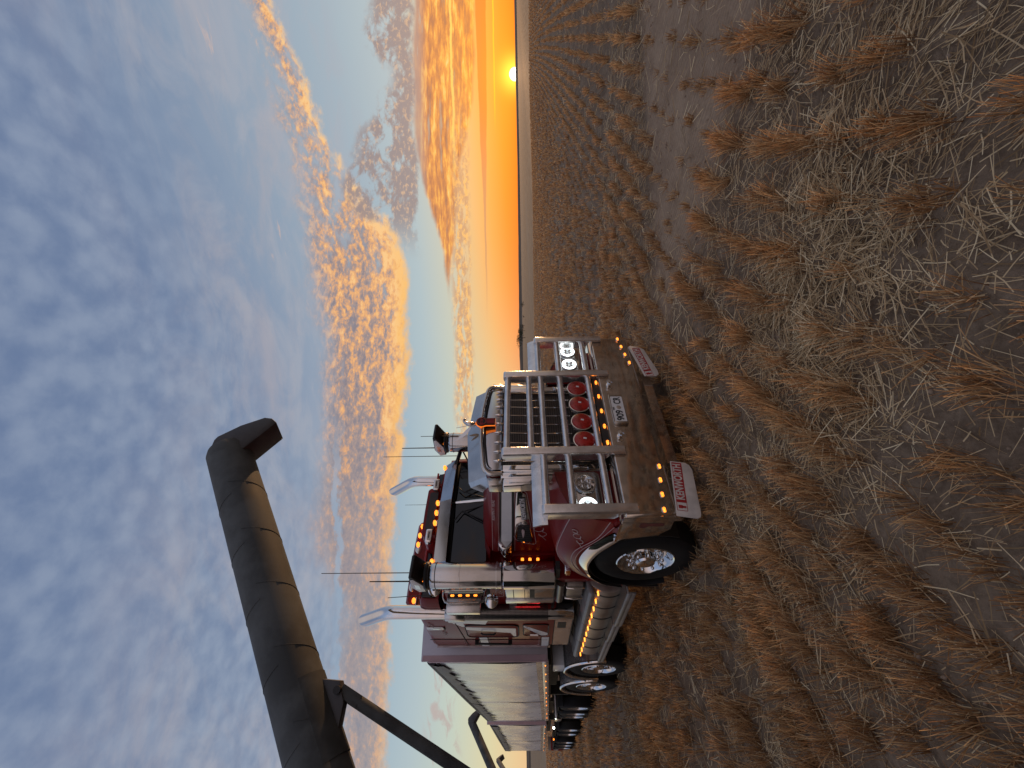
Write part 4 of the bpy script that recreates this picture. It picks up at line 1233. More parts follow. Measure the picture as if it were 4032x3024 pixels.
# far side mirror arm over the bonnet
b = MB().tube([(0.80, 2.03, 2.80), (0.98, 2.0, 2.76), (1.02, 2.0, 2.74)], 0.03, 10)
b.tube([(0.78, 2.02, 2.62), (1.0, 1.98, 2.74)], 0.012, 8)
part(b, 'mirror_arm', 'letter')
part(MB().ball((1.02, 1.72, 2.76), 0.04, 12), 'aerial_mount', 'letter')

# ---- mirror on the near side
mp = part(MB().prism([(2.18, 2.33), (2.18, 2.755), (2.27, 2.755), (2.27, 2.33)], 'X', -1.325, -1.115), 'mirror', 'brushed', bevel=0.012, seg=3)
part(MB().box(-1.16, -1.115, 2.165, 2.18, 2.335, 2.75), 'mirror_edge', 'chassis', mp)
for k in range(4):
    z = 2.69 - k * 0.0967
    part(MB().prism(rrect(0.022, 0.046, 0.009, 3, -1.136, z), 'Y', 2.150, 2.166), 'mirror_lamp', 'amber', mp, bevel=0.003)
b = MB().tube([(-0.985, 2.26, 2.84), (-1.06, 2.2, 2.82), (-1.16, 2.16, 2.80), (-1.215, 2.15, 2.77), (-1.23, 2.15, 2.72), (-1.23, 2.15, 2.36), (-1.215, 2.15, 2.31), (-1.16, 2.16, 2.29), (-1.06, 2.2, 2.28), (-0.985, 2.26, 2.28)], 0.013, 10)
b.tube([(-1.07, 2.19, 2.80), (-1.07, 2.19, 2.31)], 0.017, 10)
b.tube([(-1.07, 2.20, 2.29), (-0.99, 2.40, 2.42)], 0.01, 8)
part(b, 'mirror_frame', 'steel')
for z, x in ((2.93, -1.04), (2.20, -1.185)):
    part(MB().lathe([(0.0, 0.03), (0.05, 0.022), (0.085, 0.0), (0.085, -0.01), (0.0, -0.03)], (x, 2.2, z), (-0.15, -1, 0.0), 28), 'round_mirror', 'chrome')
part(MB().lathe([(0.0, 0.03), (0.05, 0.022), (0.075, 0.0), (0.075, -0.01), (0.0, -0.03)], (-1.02, 2.02, 2.93), (-0.15, -1, 0.25), 28), 'round_mirror', 'chrome')

# ---- exhaust stacks
def stack(s):
    x = s * 1.065
    pipe = MB().tube([(0, 0, 2.55), (0, 0, 3.1), (0, 0, 3.60), (0, 0.012, 3.68), (0, 0.05, 3.76), (0, 0.11, 3.84), (0, 0.24, 4.01)], 0.088, 32, cap=False)
    p = part(pipe, 'exhaust_stack', 'chrome', solid=0.006)
    # slash-cut mouth: pull the rim to a point
    me = p.data
    for v in me.vertices:
        if v.co.z > 3.93 and v.co.y > 0.12:
            k_ = max(0.0, (0.31 - v.co.y) / 0.15) if False else (v.co.z - 3.95) / 0.11
            v.co.y += 0.115 * k_
            v.co.z += 0.135 * k_
    p.location = (x, 2.97, 0)
    sh = part(MB().lathe([(0.112, 1.47), (0.112, 2.62)], (0, 0, 0), (0, 0, 1), 40, cap=False, a0=0, a1=2 * math.pi), 'heat_shield', 'perf')
    sh.location = (x, 2.97, 0)
    sb = part(MB().lathe([(0.100, 1.12), (0.104, 1.13), (0.104, 1.47), (0.108, 1.475), (0.108, 1.50)], (0, 0, 0), (0, 0, 1), 36, cap=False), 'stack_base', 'chrome')
    sb.location = (x, 2.97, 0)
    u = part(MB().lathe([(0.113, 2.62), (0.118, 2.63), (0.118, 2.88), (0.113, 2.89), (0.09, 2.89)], (0, 0, 0), (0, 0, 1), 36, cap=False), 'stack_sleeve', 'steel')
    u.location = (x, 2.97, 0)
both(stack)
part(MB().prism([(3.09, 2.88), (3.09, 2.30), (3.30, 2.36), (3.22, 2.88)], 'X', -1.13, -1.12), 'stack_plate', 'white')
# ---- aerials
def aerial(x, y, z0, z1, r=0.006, lean=(0, 0)):
    part(MB().tube([(x, y, z0), (x + lean[0] * 0.5, y + lean[1] * 0.5, (z0 + z1) / 2), (x + lean[0], y + lean[1], z1)], [r, r * 0.85, r * 0.7], 8), 'aerial', 'chassis')
aerial(-1.02, 1.74, 3.16, 4.24)
aerial(-1.02, 2.0, 3.16, 3.72, 0.010)
aerial(-1.02, 2.44, 2.93, 3.62, 0.006, (0, 0.11))
aerial(1.02, 1.67, 2.76, 3.34)
aerial(1.02, 1.96, 3.16, 3.69, 0.009)
aerial(1.02, 2.18, 2.80, 4.04)
aerial(0.10, 2.10, 3.19, 3.50, 0.003)

# ---- fuel tank, steps, boxes along the driver's side
tank = part(MB().tube([(-0.90, 1.93, 0.76), (-0.90, 4.62, 0.76)], 0.30, 40), 'fuel_tank', 'tankmat', bevel=0.02)
for y in (2.05, 2.45, 2.85, 3.3, 3.75, 4.2):
    part(MB().lathe([(0.301, 0), (0.306, 0.003), (0.306, 0.027), (0.301, 0.03)], (-0.90, y, 0.76), (0, 1, 0), 40, cap=False), 'tank_strap', 'letter', tank)
for k, (y0, y1) in enumerate(((1.93, 3.02), (3.04, 3.82), (3.84, 4.68))):
    part(MB().prism([(-1.0, 1.035), (-1.19, 1.015), (-1.215, 0.99), (-1.215, 0.945), (-1.195, 0.945), (-1.0, 1.0)], 'Y', y0, y1), 'tank_ledge', 'stepmat', bevel=0.006)
part(MB().box(-1.0, -0.70, 1.93, 4.68, 1.02, 1.045), 'deck_plate', 'tread')
for k in range(11):
    y = 1.95 + (4.58 - 1.95) * k / 10
    L = part(MB().prism(rrect(0.030, 0.018, 0.007, 4, y, 0.905), 'X', -1.222, -1.17), 'step_lamp', 'amberstrong', tank, bevel=0.005)
for y0, y1, xo in ((1.66, 2.80, -1.315), (2.83, 3.58, -1.285), (3.61, 4.78, -1.265)):
    stp = part(MB().prism([(-1.06, 0.628), (xo + 0.01, 0.618), (xo, 0.605), (xo, 0.575), (xo + 0.012, 0.565), (xo + 0.004, 0.545), (xo + 0.004, 0.52), (xo + 0.03, 0.515), (xo + 0.03, 0.60), (-1.06, 0.605)], 'Y', y0, y1), 'side_step', 'stepmat', bevel=0.004)
    part(MB().add([(-1.075, y0 + 0.02, 0.632), (-1.075, y1 - 0.02, 0.632), (xo + 0.018, y1 - 0.02, 0.623), (xo + 0.018, y0 + 0.02, 0.623)], [(0, 1, 2, 3)]), 'step_tread', 'tread', stp, solid=0.006)
b = MB()
for k in range(26):
    y = 1.98 + k * 0.1
    b.box(-1.075, -1.06, y, y + 0.05, 0.70, 0.73)
b.box(-1.07, -1.055, 1.95, 4.6, 0.68, 0.75)
part(b, 'step_bracket', 'brushed')
part(MB().tube([(-1.06, 1.95, 1.34), (-1.06, 2.50, 1.34)], 0.055, 20), 'grab_step', 'tread')
bx = part(MB().box(-1.09, -0.75, 1.98, 2.44, 1.06, 1.26), 'battery_box', 'tankmat', bevel=0.012)
for y in (2.04, 2.38):
    part(MB().tube([(-1.10, y, 1.05), (-1.11, y, 1.16), (-1.10, y, 1.265), (-0.9, y, 1.27)], 0.012, 8), 'box_strap', 'chrome', bx)
part(MB().prism([(1.86, 0.70), (1.94, 0.70), (1.96, 1.32), (1.86, 1.40)], 'X', -1.06, -0.70), 'inner_guard', 'red', bevel=0.01)
# amber lamps tucked under the steps light the straw below
for y in (2.3, 3.0, 3.7, 4.4):
    part(MB().box(-1.10, -1.06, y, y + 0.06, 0.585, 0.60), 'under_step_lamp', 'amberstrong')
# chassis rails and axles
b = MB()
for s in (-1, 1): b.box(s * 0.36, s * 0.46, 0.35, 7.4, 0.72, 0.98)
for y in (1.035, 5.45, 6.82): b.tube([(-1.0, y, 0.515), (1.0, y, 0.515)], 0.075, 16)
b.box(-0.55, 0.55, 0.45, 1.9, 0.75, 1.9)
b.box(-0.9, 0.9, 1.9, 3.0, 0.85, 1.36)
b.box(-0.7, 0.7, 5.6, 6.8, 0.98, 1.16)
part(b, 'chassis', 'chassis')
# cabin lamp on the drive mudguard's tail
part(MB().ball((-1.2, 7.46, 0.78), 0.02, 10), 'marker_lamp', 'amberstrong')
part(MB().box(-1.2, -0.72, 7.46, 7.48, 0.35, 0.95), 'drive_flap', 'letter')

# ------------------------------------------------------------------ ground
rs = np.random.RandomState(11)


def ss(x, a, b):
    t = np.clip((np.asarray(x, float) - a) / (b - a), 0, 1)
    return t * t * (3 - 2 * t)


_G = rs.rand(256, 256)


def vn(x, y):
    """smooth value noise"""
    x, y = np.asarray(x, float), np.asarray(y, float)
    xi, yi = np.floor(x).astype(int), np.floor(y).astype(int)
    fx, fy = x - xi, y - yi
    fx, fy = fx * fx * (3 - 2 * fx), fy * fy * (3 - 2 * fy)
    g = lambda a, b_: _G[a % 256, b_ % 256]
    return (g(xi, yi) * (1 - fx) + g(xi + 1, yi) * fx) * (1 - fy) + (g(xi, yi + 1) * (1 - fx) + g(xi + 1, yi + 1) * fx) * fy


ROW = 0.34


def gline(x):
    """offset of a drill row: rows run along X and swing round on the near side"""
    x = np.asarray(x, float)
    return 0.085 * x - 0.33 * 0.55 * np.log1p(np.exp(-(x - 0.3) / 0.55)) + 0.00035 * np.sign(x) * np.minimum(np.abs(x), 60) ** 2


def phase(x, y):
    return (y - gline(x) + 0.05 * (vn(x * 0.35, y * 0.35) - 0.5)) / ROW


def bare(x, y):
    """swath of rolled soil that crosses the rows on the right"""
    a = ss(x, 0.75 + 0.25 * vn(y * 1.3, 3.1), 1.25)
    e = 1.75 + (-0.4 - y) * 1.25
    return a * (1 - ss(x, e - 0.5, e + 0.35)) * ss(y, 0.5, -0.5)


def slope(x, y):
    return -0.45 * ss(y, 5, 26)


def zg(x, y):
    d = np.hypot(np.asarray(x) - CAMP.x, np.asarray(y) - CAMP.y)
    near = 1 - ss(d, 14, 30)
    ph = phase(x, y)
    ridge = 0.028 * np.cos(2 * np.pi * ph) * (1 - bare(x, y))
    lump = (vn(np.asarray(x) * 5, np.asarray(y) * 5) - 0.5) * 0.035 + (vn(np.asarray(x) * 14, np.asarray(y) * 14) - 0.5) * 0.018 * (1 - 0.6 * bare(x, y))
    return slope(x, y) + near * (ridge + lump) - 0.012


def ax_coords(c, fine, reach):
    a = [0.0]
    st = fine
    while a[-1] < reach:
        if a[-1] > 7: st *= 1.09
        a.append(a[-1] + st)
    a = np.array(a)
    return np.concatenate([c - a[:0:-1], c + a])


def big_mesh(name, V, F, m, smooth=False, tint=None):
    me = bpy.data.meshes.new(name)
    nv, nf = len(V), len(F)
    me.vertices.add(nv)
    me.vertices.foreach_set('co', np.ascontiguousarray(V, np.float32).ravel())
    k = F.shape[1]
    me.loops.add(nf * k)
    me.loops.foreach_set('vertex_index', np.ascontiguousarray(F, np.int32).ravel())
    me.polygons.add(nf)
    me.polygons.foreach_set('loop_start', np.arange(0, nf * k, k, dtype=np.int32))
    if smooth: me.polygons.foreach_set('use_smooth', np.ones(nf, bool))
    if tint is not None:
        at = me.attributes.new('tint', 'FLOAT', 'POINT')
        at.data.foreach_set('value', np.ascontiguousarray(tint, np.float32))
    me.update(calc_edges=True)
    me.materials.append(m)
    o = bpy.data.objects.new(name, me)
    COL.objects.link(o)
    return o


gx = ax_coords(0.0, 0.055, 9000)
gy = ax_coords(-0.8, 0.055, 9000)
XX, YY = np.meshgrid(gx, gy, indexing='ij')
ZZ = zg(XX, YY)
nx, ny = XX.shape
idx = np.arange(nx * ny).reshape(nx, ny)
F = np.stack([idx[:-1, :-1], idx[1:, :-1], idx[1:, 1:], idx[:-1, 1:]], -1).reshape(-1, 4)


def attr(name):
    n = S.nt.nodes.new('ShaderNodeAttribute')
    n.attribute_name = name
    return S(n.outputs['Fac'])


def soil_mat():
    m, nt, b = node_mat('field_soil')
    g = nt.nodes.new('ShaderNodeNewGeometry')
    P = S(g.outputs['Position'])
    sp = nt.nodes.new('ShaderNodeSeparateXYZ')
    nt.links.new(P.k, sp.inputs[0])
    x, y = S(sp.outputs[0]), S(sp.outputs[1])
    far = S.math('SQRT', (x + 3.1) * (x + 3.1) + (y + 3.4) * (y + 3.4))
    n1 = noise(P, 1.6, 6.0, 0.65)
    n2 = noise(P, 22.0, 5.0, 0.7)
    soil = mix(sstep(n1 * 0.5 + n2 * 0.5, 0.36, 0.64), (0.145, 0.102, 0.070, 1), (0.28, 0.208, 0.145, 1))
    tr = attr('tint')
    track = mix(sstep(n1 * 0.6 + n2 * 0.4, 0.35, 0.65), (0.31, 0.215, 0.145, 1), (0.44, 0.32, 0.22, 1))
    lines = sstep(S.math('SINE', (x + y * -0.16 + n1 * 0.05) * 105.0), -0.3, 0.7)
    track = mix(lines * 0.22, track, (0.17, 0.125, 0.09, 1))  # shade of the tread ridges put into the soil colour as dark stripes
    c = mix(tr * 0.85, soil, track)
    # chaff on the soil
    ch = sstep(noise(P, 60.0, 3.0, 0.7, 1.5), 0.60, 0.68) * (1.0 - tr * 0.7)
    c = mix(ch * 0.5, c, (0.36, 0.26, 0.16, 1))
    # beyond the modelled straw the rows merge into tan stubble
    fr = noise(vec((x * 0.12), (y - x * 0.10) * 1.6), 1.0, 4.0, 0.6)
    pad = noise(vec(x * 0.004, y * 0.02), 1.0, 3.0, 0.5)
    stub = mix(sstep(fr * 0.7 + n1 * 0.3, 0.38, 0.62), (0.24, 0.165, 0.100, 1), (0.42, 0.30, 0.185, 1))
    stub = mix(sstep(pad, 0.52, 0.60) * 0.6, stub, (0.34, 0.27, 0.19, 1))
    c = mix(sstep(far, 38.0, 75.0) * 0.95, c, stub)
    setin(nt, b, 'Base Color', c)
    b.inputs['Roughness'].default_value = 0.95
    b.inputs['Specular IOR Level'].default_value = 0.15
    # fine tread lines along the rolled swath
    ln = S.math('SINE', (x + y * -0.16 + n1 * 0.02) * 140.0) * 0.5 + 0.5
    h = n2 * 0.55 + noise(P, 75.0, 3.0, 0.6) * 0.35 + ln * tr * 0.35
    near = sstep(far, 30.0, 8.0)
    bump(nt, b, h * near, 0.9, 0.03)
    return m


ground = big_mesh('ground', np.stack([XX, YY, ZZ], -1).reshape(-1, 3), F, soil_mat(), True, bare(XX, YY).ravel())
ground['kind'] = 'structure'


def straw_mat(name, a, b_, c_, rough=0.6, trans=0.25):
    m, nt, b = node_mat(name)
    t = attr('tint')
    setin(nt, b, 'Base Color', ramp(t, [(0.0, (*a, 1)), (0.5, (*b_, 1)), (1.0, (*c_, 1))]))
    b.inputs['Roughness'].default_value = rough
    b.inputs['Specular IOR Level'].default_value = 0.35
    tl = nt.nodes.new('ShaderNodeBsdfTranslucent')
    nt.links.new(S(b.inputs['Base Color'].links[0].from_socket).k, tl.inputs[0])
    mx = nt.nodes.new('ShaderNodeMixShader')
    mx.inputs[0].default_value = trans
    nt.links.new(b.outputs[0], mx.inputs[1])
    nt.links.new(tl.outputs[0], mx.inputs[2])
    nt.links.new(mx.outputs[0], nt.nodes['Material Output'].inputs[0])
    return m


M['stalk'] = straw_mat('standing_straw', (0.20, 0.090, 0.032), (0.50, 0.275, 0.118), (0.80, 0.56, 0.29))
M['litter'] = straw_mat('loose_straw', (0.30, 0.195, 0.095), (0.62, 0.44, 0.24), (0.92, 0.75, 0.47))


def ribbons(base, d, length, width, bend, side, taper=0.6, nseg=3):
    """flat curved blades: base point, unit direction, length, width, sag direction, ribbon side"""
    n = len(base)
    rows = []
    for i in range(nseg):
        t = i / (nseg - 1)
        p = base + d * (length * t)[:, None] + bend * (length * t * t)[:, None]
        w = (width * (1 - (1 - taper) * t))[:, None] * 0.5
        rows.append(p - side * w)
        rows.append(p + side * w)
    V = np.stack(rows, 1)                              # n, 2*nseg, 3
    k = 2 * nseg
    f0 = np.array([[2 * i, 2 * i + 1, 2 * i + 3, 2 * i + 2] for i in range(nseg - 1)])
    F = (np.arange(n)[:, None, None] * k + f0[None]).reshape(-1, 4)
    return V.reshape(-1, 3), F, k


def in_view(x, y, lim=55):
    dx_, dy_ = x - CAMP.x, y - CAMP.y
    u, w = dx_ * cs - dy_ * sn, dx_ * sn + dy_ * cs
    return (np.degrees(np.arctan2(np.abs(u), w)) < lim)


def unit(v):
    return v / np.linalg.norm(v, axis=1)[:, None]


def tufts(r0, r1, step, nst, width, hmul, spread, keep=1.0, lim=62):
    """standing stubble between two ranges from the camera"""
    k0, k1 = int((-r1 - 8) / ROW) - 60, int((r1 + 8) / ROW) + 60
    ks = np.arange(k0, k1)
    xs_ = np.arange(-r1 - 4, r1 + 4, step)
    K, X_ = np.meshgrid(ks, xs_, indexing='ij')
    X_ = (X_ + rs.uniform(-0.6, 0.6, X_.shape) * step).ravel()
    Y_ = (K.ravel() * ROW + gline(X_)) + rs.normal(0, 0.022, X_.size)
    d_ = np.hypot(X_ - CAMP.x, Y_ - CAMP.y)
    ok = (d_ >= r0) & (d_ < r1) & in_view(X_, Y_, 85 if r1 < 5 else lim)
    ok &= rs.rand(X_.size) < keep
    X_, Y_, d_ = X_[ok], Y_[ok], d_[ok]
    thin = vn(X_ * 0.9 + 7, Y_ * 1.7)
    fine_ = vn(X_ * 3.1, Y_ * 3.1 + 40)
    br = bare(X_, Y_)
    clump = vn(X_ * 4.6 + 31, Y_ * 4.6)
    pr = np.where(thin * 0.55 + fine_ * 0.45 > 0.34, 1.0, 0.2) * np.where(clump > 0.36, 1.0, 0.2)
    fall = ss(X_, 0.9, 0.2) * ss(X_, -1.7, -1.0) * ss(Y_, -1.2, -1.9)       # flattened straw in the foreground
    pr = pr * (1 - 0.86 * br * np.where(fine_ > 0.52, 0.35, 1.0)) * (1 - 0.45 * fall)
    under = (np.abs(X_) < 1.22) & (Y_ > 0.1) & (Y_ < 7.5)
    wh = (np.abs(np.abs(X_) - 1.08) < 0.2) & ((np.abs(Y_ - 1.03) < 0.55) | ((Y_ > 4.9) & (Y_ < 7.4)))
    pr = np.where(wh, 0, pr)
    ok = rs.rand(X_.size) < pr
    X_, Y_, d_, under, br = X_[ok], Y_[ok], d_[ok], under[ok], br[ok]
    n = len(X_)
    size = 0.5 + 0.95 * vn(X_ * 2.3, Y_ * 2.3 + 9)
    lean_a = rs.uniform(0, 2 * np.pi, n)
    lean = np.stack([np.cos(lean_a), np.sin(lean_a)], 1) * (np.abs(rs.normal(0, 0.19, n)))[:, None]
    cnt = np.maximum(2, (nst * size * rs.uniform(0.6, 1.3, n))).astype(int)
    I = np.repeat(np.arange(n), cnt)
    N = len(I)
    off = rs.normal(0, 1, (N, 2)) * spread
    base = np.stack([X_[I] + off[:, 0], Y_[I] + off[:, 1], np.zeros(N)], 1)
    base[:, 2] = zg(base[:, 0], base[:, 1]) - 0.005
    a = rs.uniform(0, 2 * np.pi, N)
    til = np.abs(rs.normal(0, 0.17, N)) + (rs.rand(N) < 0.09) * rs.uniform(0.4, 1.3, N)
    dr = np.stack([np.cos(a) * til + off[:, 0] * 3.5 + lean[I, 0], np.sin(a) * til + off[:, 1] * 3.5 + lean[I, 1], np.ones(N)], 1)
    dr = unit(dr)
    L = hmul * (0.110 + 0.090 * size[I]) * rs.uniform(0.55, 1.15, N) * (1 - 0.45 * br[I])
    L = np.where(under[I], np.minimum(L, 0.15), L)
    sa = rs.uniform(0, 2 * np.pi, N)
    side = unit(np.cross(dr, np.stack([np.cos(sa), np.sin(sa), rs.normal(0, 0.3, N)], 1)))
    b2 = np.stack([np.cos(a), np.sin(a), -0.4 * np.ones(N)], 1) * rs.uniform(0.0, 0.22, N)[:, None]
    V, F, k = ribbons(base, dr, L, width * rs.uniform(0.7, 1.3, N), b2, side)
    tint = np.clip(rs.normal(0.44, 0.29, N) + 0.25 * (vn(base[:, 0] * 1.5, base[:, 1] * 1.5) - 0.5), 0, 1)
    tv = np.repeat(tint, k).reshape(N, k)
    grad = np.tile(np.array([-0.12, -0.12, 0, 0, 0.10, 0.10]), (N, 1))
    return V, F, np.clip(tv + grad, 0, 1).ravel()


def join(parts_):
    Vs, Fs, Ts = [], [], []
    o = 0
    for V, F, t in parts_:
        Vs.append(V); Fs.append(F + o); Ts.append(t)
        o += len(V)
    return np.concatenate(Vs), np.concatenate(Fs), np.concatenate(Ts)


Vs, Fs, Ts = join([
    tufts(0.25, 4.5, 0.058, 46, 0.0040, 0.95, 0.024),
    tufts(4.5, 9.0, 0.068, 25, 0.0055, 0.82, 0.022),
    tufts(9.0, 18.0, 0.10, 12, 0.0090, 0.76, 0.024),
    tufts(18.0, 36.0, 0.15, 8, 0.016, 0.72, 0.03),
    tufts(36.0, 75.0, 0.34, 5, 0.038, 0.72, 0.045),
])
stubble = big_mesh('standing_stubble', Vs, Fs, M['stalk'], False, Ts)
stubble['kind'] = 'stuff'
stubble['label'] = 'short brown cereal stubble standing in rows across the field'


def litter(n, r0, r1, wid, lo, hi, dens):
    """loose straw lying about"""
    th_ = rs.uniform(-1, 1, n * 4) * R(62)
    rr_ = np.sqrt(rs.uniform(r0 * r0, r1 * r1, n * 4))
    u, w = rr_ * np.sin(th_), rr_ * np.cos(th_)
    x = CAMP.x + u * cs + w * sn
    y = CAMP.y - u * sn + w * cs
    ok = rs.rand(len(x)) < dens(x, y)
    x, y = x[ok][:n], y[ok][:n]
    N = len(x)
    yaw = rs.uniform(0, 2 * np.pi, N) 
    # loose bunches lie roughly the same way
    yaw = np.where(rs.rand(N) < 0.55, (vn(x * 1.6 + 3, y * 1.6) * 2 * np.pi * 1.5) + rs.normal(0, 0.35, N), yaw)
    pit = rs.normal(0.05, 0.16, N)
    d = np.stack([np.cos(yaw) * np.cos(pit), np.sin(yaw) * np.cos(pit), np.sin(pit)], 1)
    L = rs.uniform(lo, hi, N) * rs.uniform(0.5, 1.0, N)
    heap = ss(vn(x * 1.9, y * 1.9 + 17), 0.35, 0.8)
    base = np.stack([x, y, zg(x, y) + 0.006 + rs.uniform(0, 1, N) ** 2 * (0.012 + 0.05 * heap) + np.maximum(0, -np.sin(pit)) * L], 1)
    side = unit(np.stack([-np.sin(yaw), np.cos(yaw), rs.normal(0, 0.6, N)], 1))
    b2 = np.stack([-np.sin(yaw), np.cos(yaw), np.full(N, -0.15)], 1) * rs.normal(0, 0.12, N)[:, None]
    V, F, k = ribbons(base, d, L, wid * rs.uniform(0.6, 1.4, N), b2, side, 0.8)
    t = np.clip(rs.normal(0.45, 0.34, N), 0, 1)
    return V, F, np.repeat(t, k)


def dens_near(x, y):
    f = ss(x, 1.1, 0.4) * (1 - bare(x, y))
    rowb = 0.5 + 0.5 * np.cos(2 * np.pi * phase(x, y))
    heap = ss(vn(x * 1.3 + 5, y * 1.3), 0.35, 0.72)
    front = ss(x + y, -1.2, -2.4) * ss(x, -2.2, -1.2)
    return np.clip((0.16 + 0.35 * rowb) * (0.4 + 0.6 * heap) + front * (0.20 + 0.6 * heap), 0, 1) * np.clip(0.05 + f + (x < -0.5), 0, 1)


def dens_far(x, y):
    rowb = 0.5 + 0.5 * np.cos(2 * np.pi * phase(x, y))
    return np.clip((0.2 + 0.6 * rowb) * (1 - 0.8 * bare(x, y)), 0, 1)


Vs, Fs, Ts = join([litter(22000, 0.25, 4.2, 0.0042, 0.05, 0.26, dens_near), litter(20000, 4.0, 10.0, 0.006, 0.08, 0.30, dens_far), litter(12000, 10.0, 26.0, 0.012, 0.1, 0.3, dens_far)])
straw = big_mesh('loose_straw', Vs, Fs, M['litter'], False, Ts)
straw['kind'] = 'stuff'
straw['label'] = 'pale loose straw lying between the stubble rows'

# clods of soil
N = 2600
x = rs.uniform(-3.4, 6, N); y = rs.uniform(-3.6, 4, N)
ok = in_view(x, y, 54) & (np.hypot(x - CAMP.x, y - CAMP.y) > 1.0)
x, y = x[ok], y[ok]
oc = np.array([(1, 0, 0), (-1, 0, 0), (0, 1, 0), (0, -1, 0), (0, 0, 1), (0, 0, -1)], float)
of = np.array([(0, 2, 4), (2, 1, 4), (1, 3, 4), (3, 0, 4), (2, 0, 5), (1, 2, 5), (3, 1, 5), (0, 3, 5)])
sz = 0.004 + 0.016 * rs.rand(len(x)) ** 3
V = (oc[None] * sz[:, None, None] * rs.uniform(0.6, 1.3, (len(x), 6, 1))) + np.stack([x, y, zg(x, y) + sz * 0.3], 1)[:, None, :]
cl = big_mesh('soil_clods', V.reshape(-1, 3), (np.arange(len(x))[:, None, None] * 6 + of[None]).reshape(-1, 3), mat('clod_soil', (0.34, 0.25, 0.18), 0.95, spec=0.1), True)
cl['kind'] = 'stuff'
cl['label'] = 'small crumbs of dry soil on the field'

# ------------------------------------------------------------------ distant rise
m, nt, b = node_mat('distant_paddocks')
g = nt.nodes.new('ShaderNodeNewGeometry')
sp = nt.nodes.new('ShaderNodeSeparateXYZ')
nt.links.new(g.outputs['Position'], sp.inputs[0])
n_ = noise(vec(S(sp.outputs[0]) * 0.0016, S(sp.outputs[1]) * 0.0016, S(sp.outputs[2]) * 0.22), 1.0, 4.0, 0.6)
setin(nt, b, 'Base Color', mix(sstep(n_, 0.40, 0.58), (0.125, 0.100, 0.075, 1), (0.235, 0.19, 0.15, 1)))
b.inputs['Roughness'].default_value = 1.0
b.inputs['Specular IOR Level'].default_value = 0.0
rows = []
az_ = np.radians(np.arange(0, 360.1, 0.5))
prof = [(900, -1.0), (1300, 0.15), (1900, 0.55), (2600, 1.0), (3200, 0.9), (4200, -0.2)]
sunaz = math.atan2(SUND.y, SUND.x)
V = []
for r_, f in prof:
    hh = 13 + 8 * vn(np.degrees(az_) * 0.05, np.full(len(az_), 2.0)) + 3 * vn(np.degrees(az_) * 0.35, np.full(len(az_), 5.0)) + 1.2 * vn(np.degrees(az_) * 1.7, np.full(len(az_), 8.0))
    da = np.abs((az_ - sunaz + np.pi) % (2 * np.pi) - np.pi)
    hh = hh * (0.42 + 0.58 * ss(da, R(6), R(34)))
    V.append(np.stack([r_ * np.cos(az_), r_ * np.sin(az_), hh * f * (1.0 if f > 0 else 2.0)], 1))
V = np.array(V)
nr, na = V.shape[:2]
ii = np.arange(nr * na).reshape(nr, na)
hills = big_mesh('hills', V.reshape(-1, 3), np.stack([ii[:-1, :-1], ii[1:, :-1], ii[1:, 1:], ii[:-1, 1:]], -1).reshape(-1, 4), m, True)
hills['kind'] = 'structure'


# ------------------------------------------------------------------ trees on the far fence line
M['leaf'] = mat('gum_foliage', (0.045, 0.050, 0.026), 0.8, 0.0, 0.45, 0.8, spec=0.2)
M['bark'] = mat('tree_bark', (0.09, 0.07, 0.055), 0.9, 0.0, 0.3, 2)


def ray_at(px, py, dist):
    """a point dist metres along the heading of a photograph pixel, on the ground"""
    Vq, U = 2016 - px, 1512 - py
    d = fwd * FOC + Uv * U + Vv * Vq
    d = Vector((d.x, d.y, 0)).normalized()
    return CAMP.x + d.x * dist, CAMP.y + d.y * dist


def tree(px, py, dist, h, w, label, n=420, clumps=9):
    x, y = ray_at(px, py, dist)
    t = thing('tree', label, 'tree', (x, y, -0.3), 'trees on the far fence line')
    tr = MB().tube([(0, 0, 0), (0.05 * h * 0.2, 0, h * 0.25), (0, 0.02 * h, h * 0.5)], [h * 0.035, h * 0.028, h * 0.015], 8)
    for k in range(5):
        a = k * 1.3
        tr.tube([(0, 0, h * (0.25 + 0.04 * k)), (w * 0.25 * math.cos(a), w * 0.25 * math.sin(a), h * (0.5 + 0.03 * k))], [h * 0.016, h * 0.006], 6)
    tr.build('trunk', M['bark'], t)
    cc = np.stack([rs.normal(0, w * 0.24, clumps), rs.normal(0, w * 0.24, clumps), rs.uniform(0.35, 0.85, clumps) * h], 1)
    ci = rs.randint(0, clumps, n)
    p = cc[ci] + rs.normal(0, 1, (n, 3)) * np.array([w * 0.13, w * 0.13, h * 0.11])
    p[:, 2] = np.clip(p[:, 2], h * 0.12, h)
    s_ = h * rs.uniform(0.025, 0.06, n)
    a = unit(rs.normal(0, 1, (n, 3))); b_ = unit(np.cross(a, rs.normal(0, 1, (n, 3))))
    V = np.stack([p - a * s_[:, None], p - b_ * s_[:, None] * 0.6, p + a * s_[:, None], p + b_ * s_[:, None] * 0.6], 1)
    c = big_mesh('crown', V.reshape(-1, 3), np.arange(n * 4).reshape(n, 4), M['leaf'])
    c.parent = t


tree(2060, 1330, 260, 5.2, 8.5, 'largest dark bushy tree of the clump beside the far bull bar post', 900, 14)
tree(2064, 1302, 265, 4.2, 6.0, 'middling dark tree in front of the clump, next to the largest one', 600, 10)
tree(2062, 1283, 262, 2.8, 4.0, 'low dark bush at the outer end of the tree clump', 400, 7)
tree(2064, 1247, 270, 1.8, 2.2, 'tiny round dark bush standing alone between two trees', 200, 5)
tree(2062, 1200, 268, 2.6, 3.2, 'small lone dark tree out in the paddock nearest the sun', 380, 7)

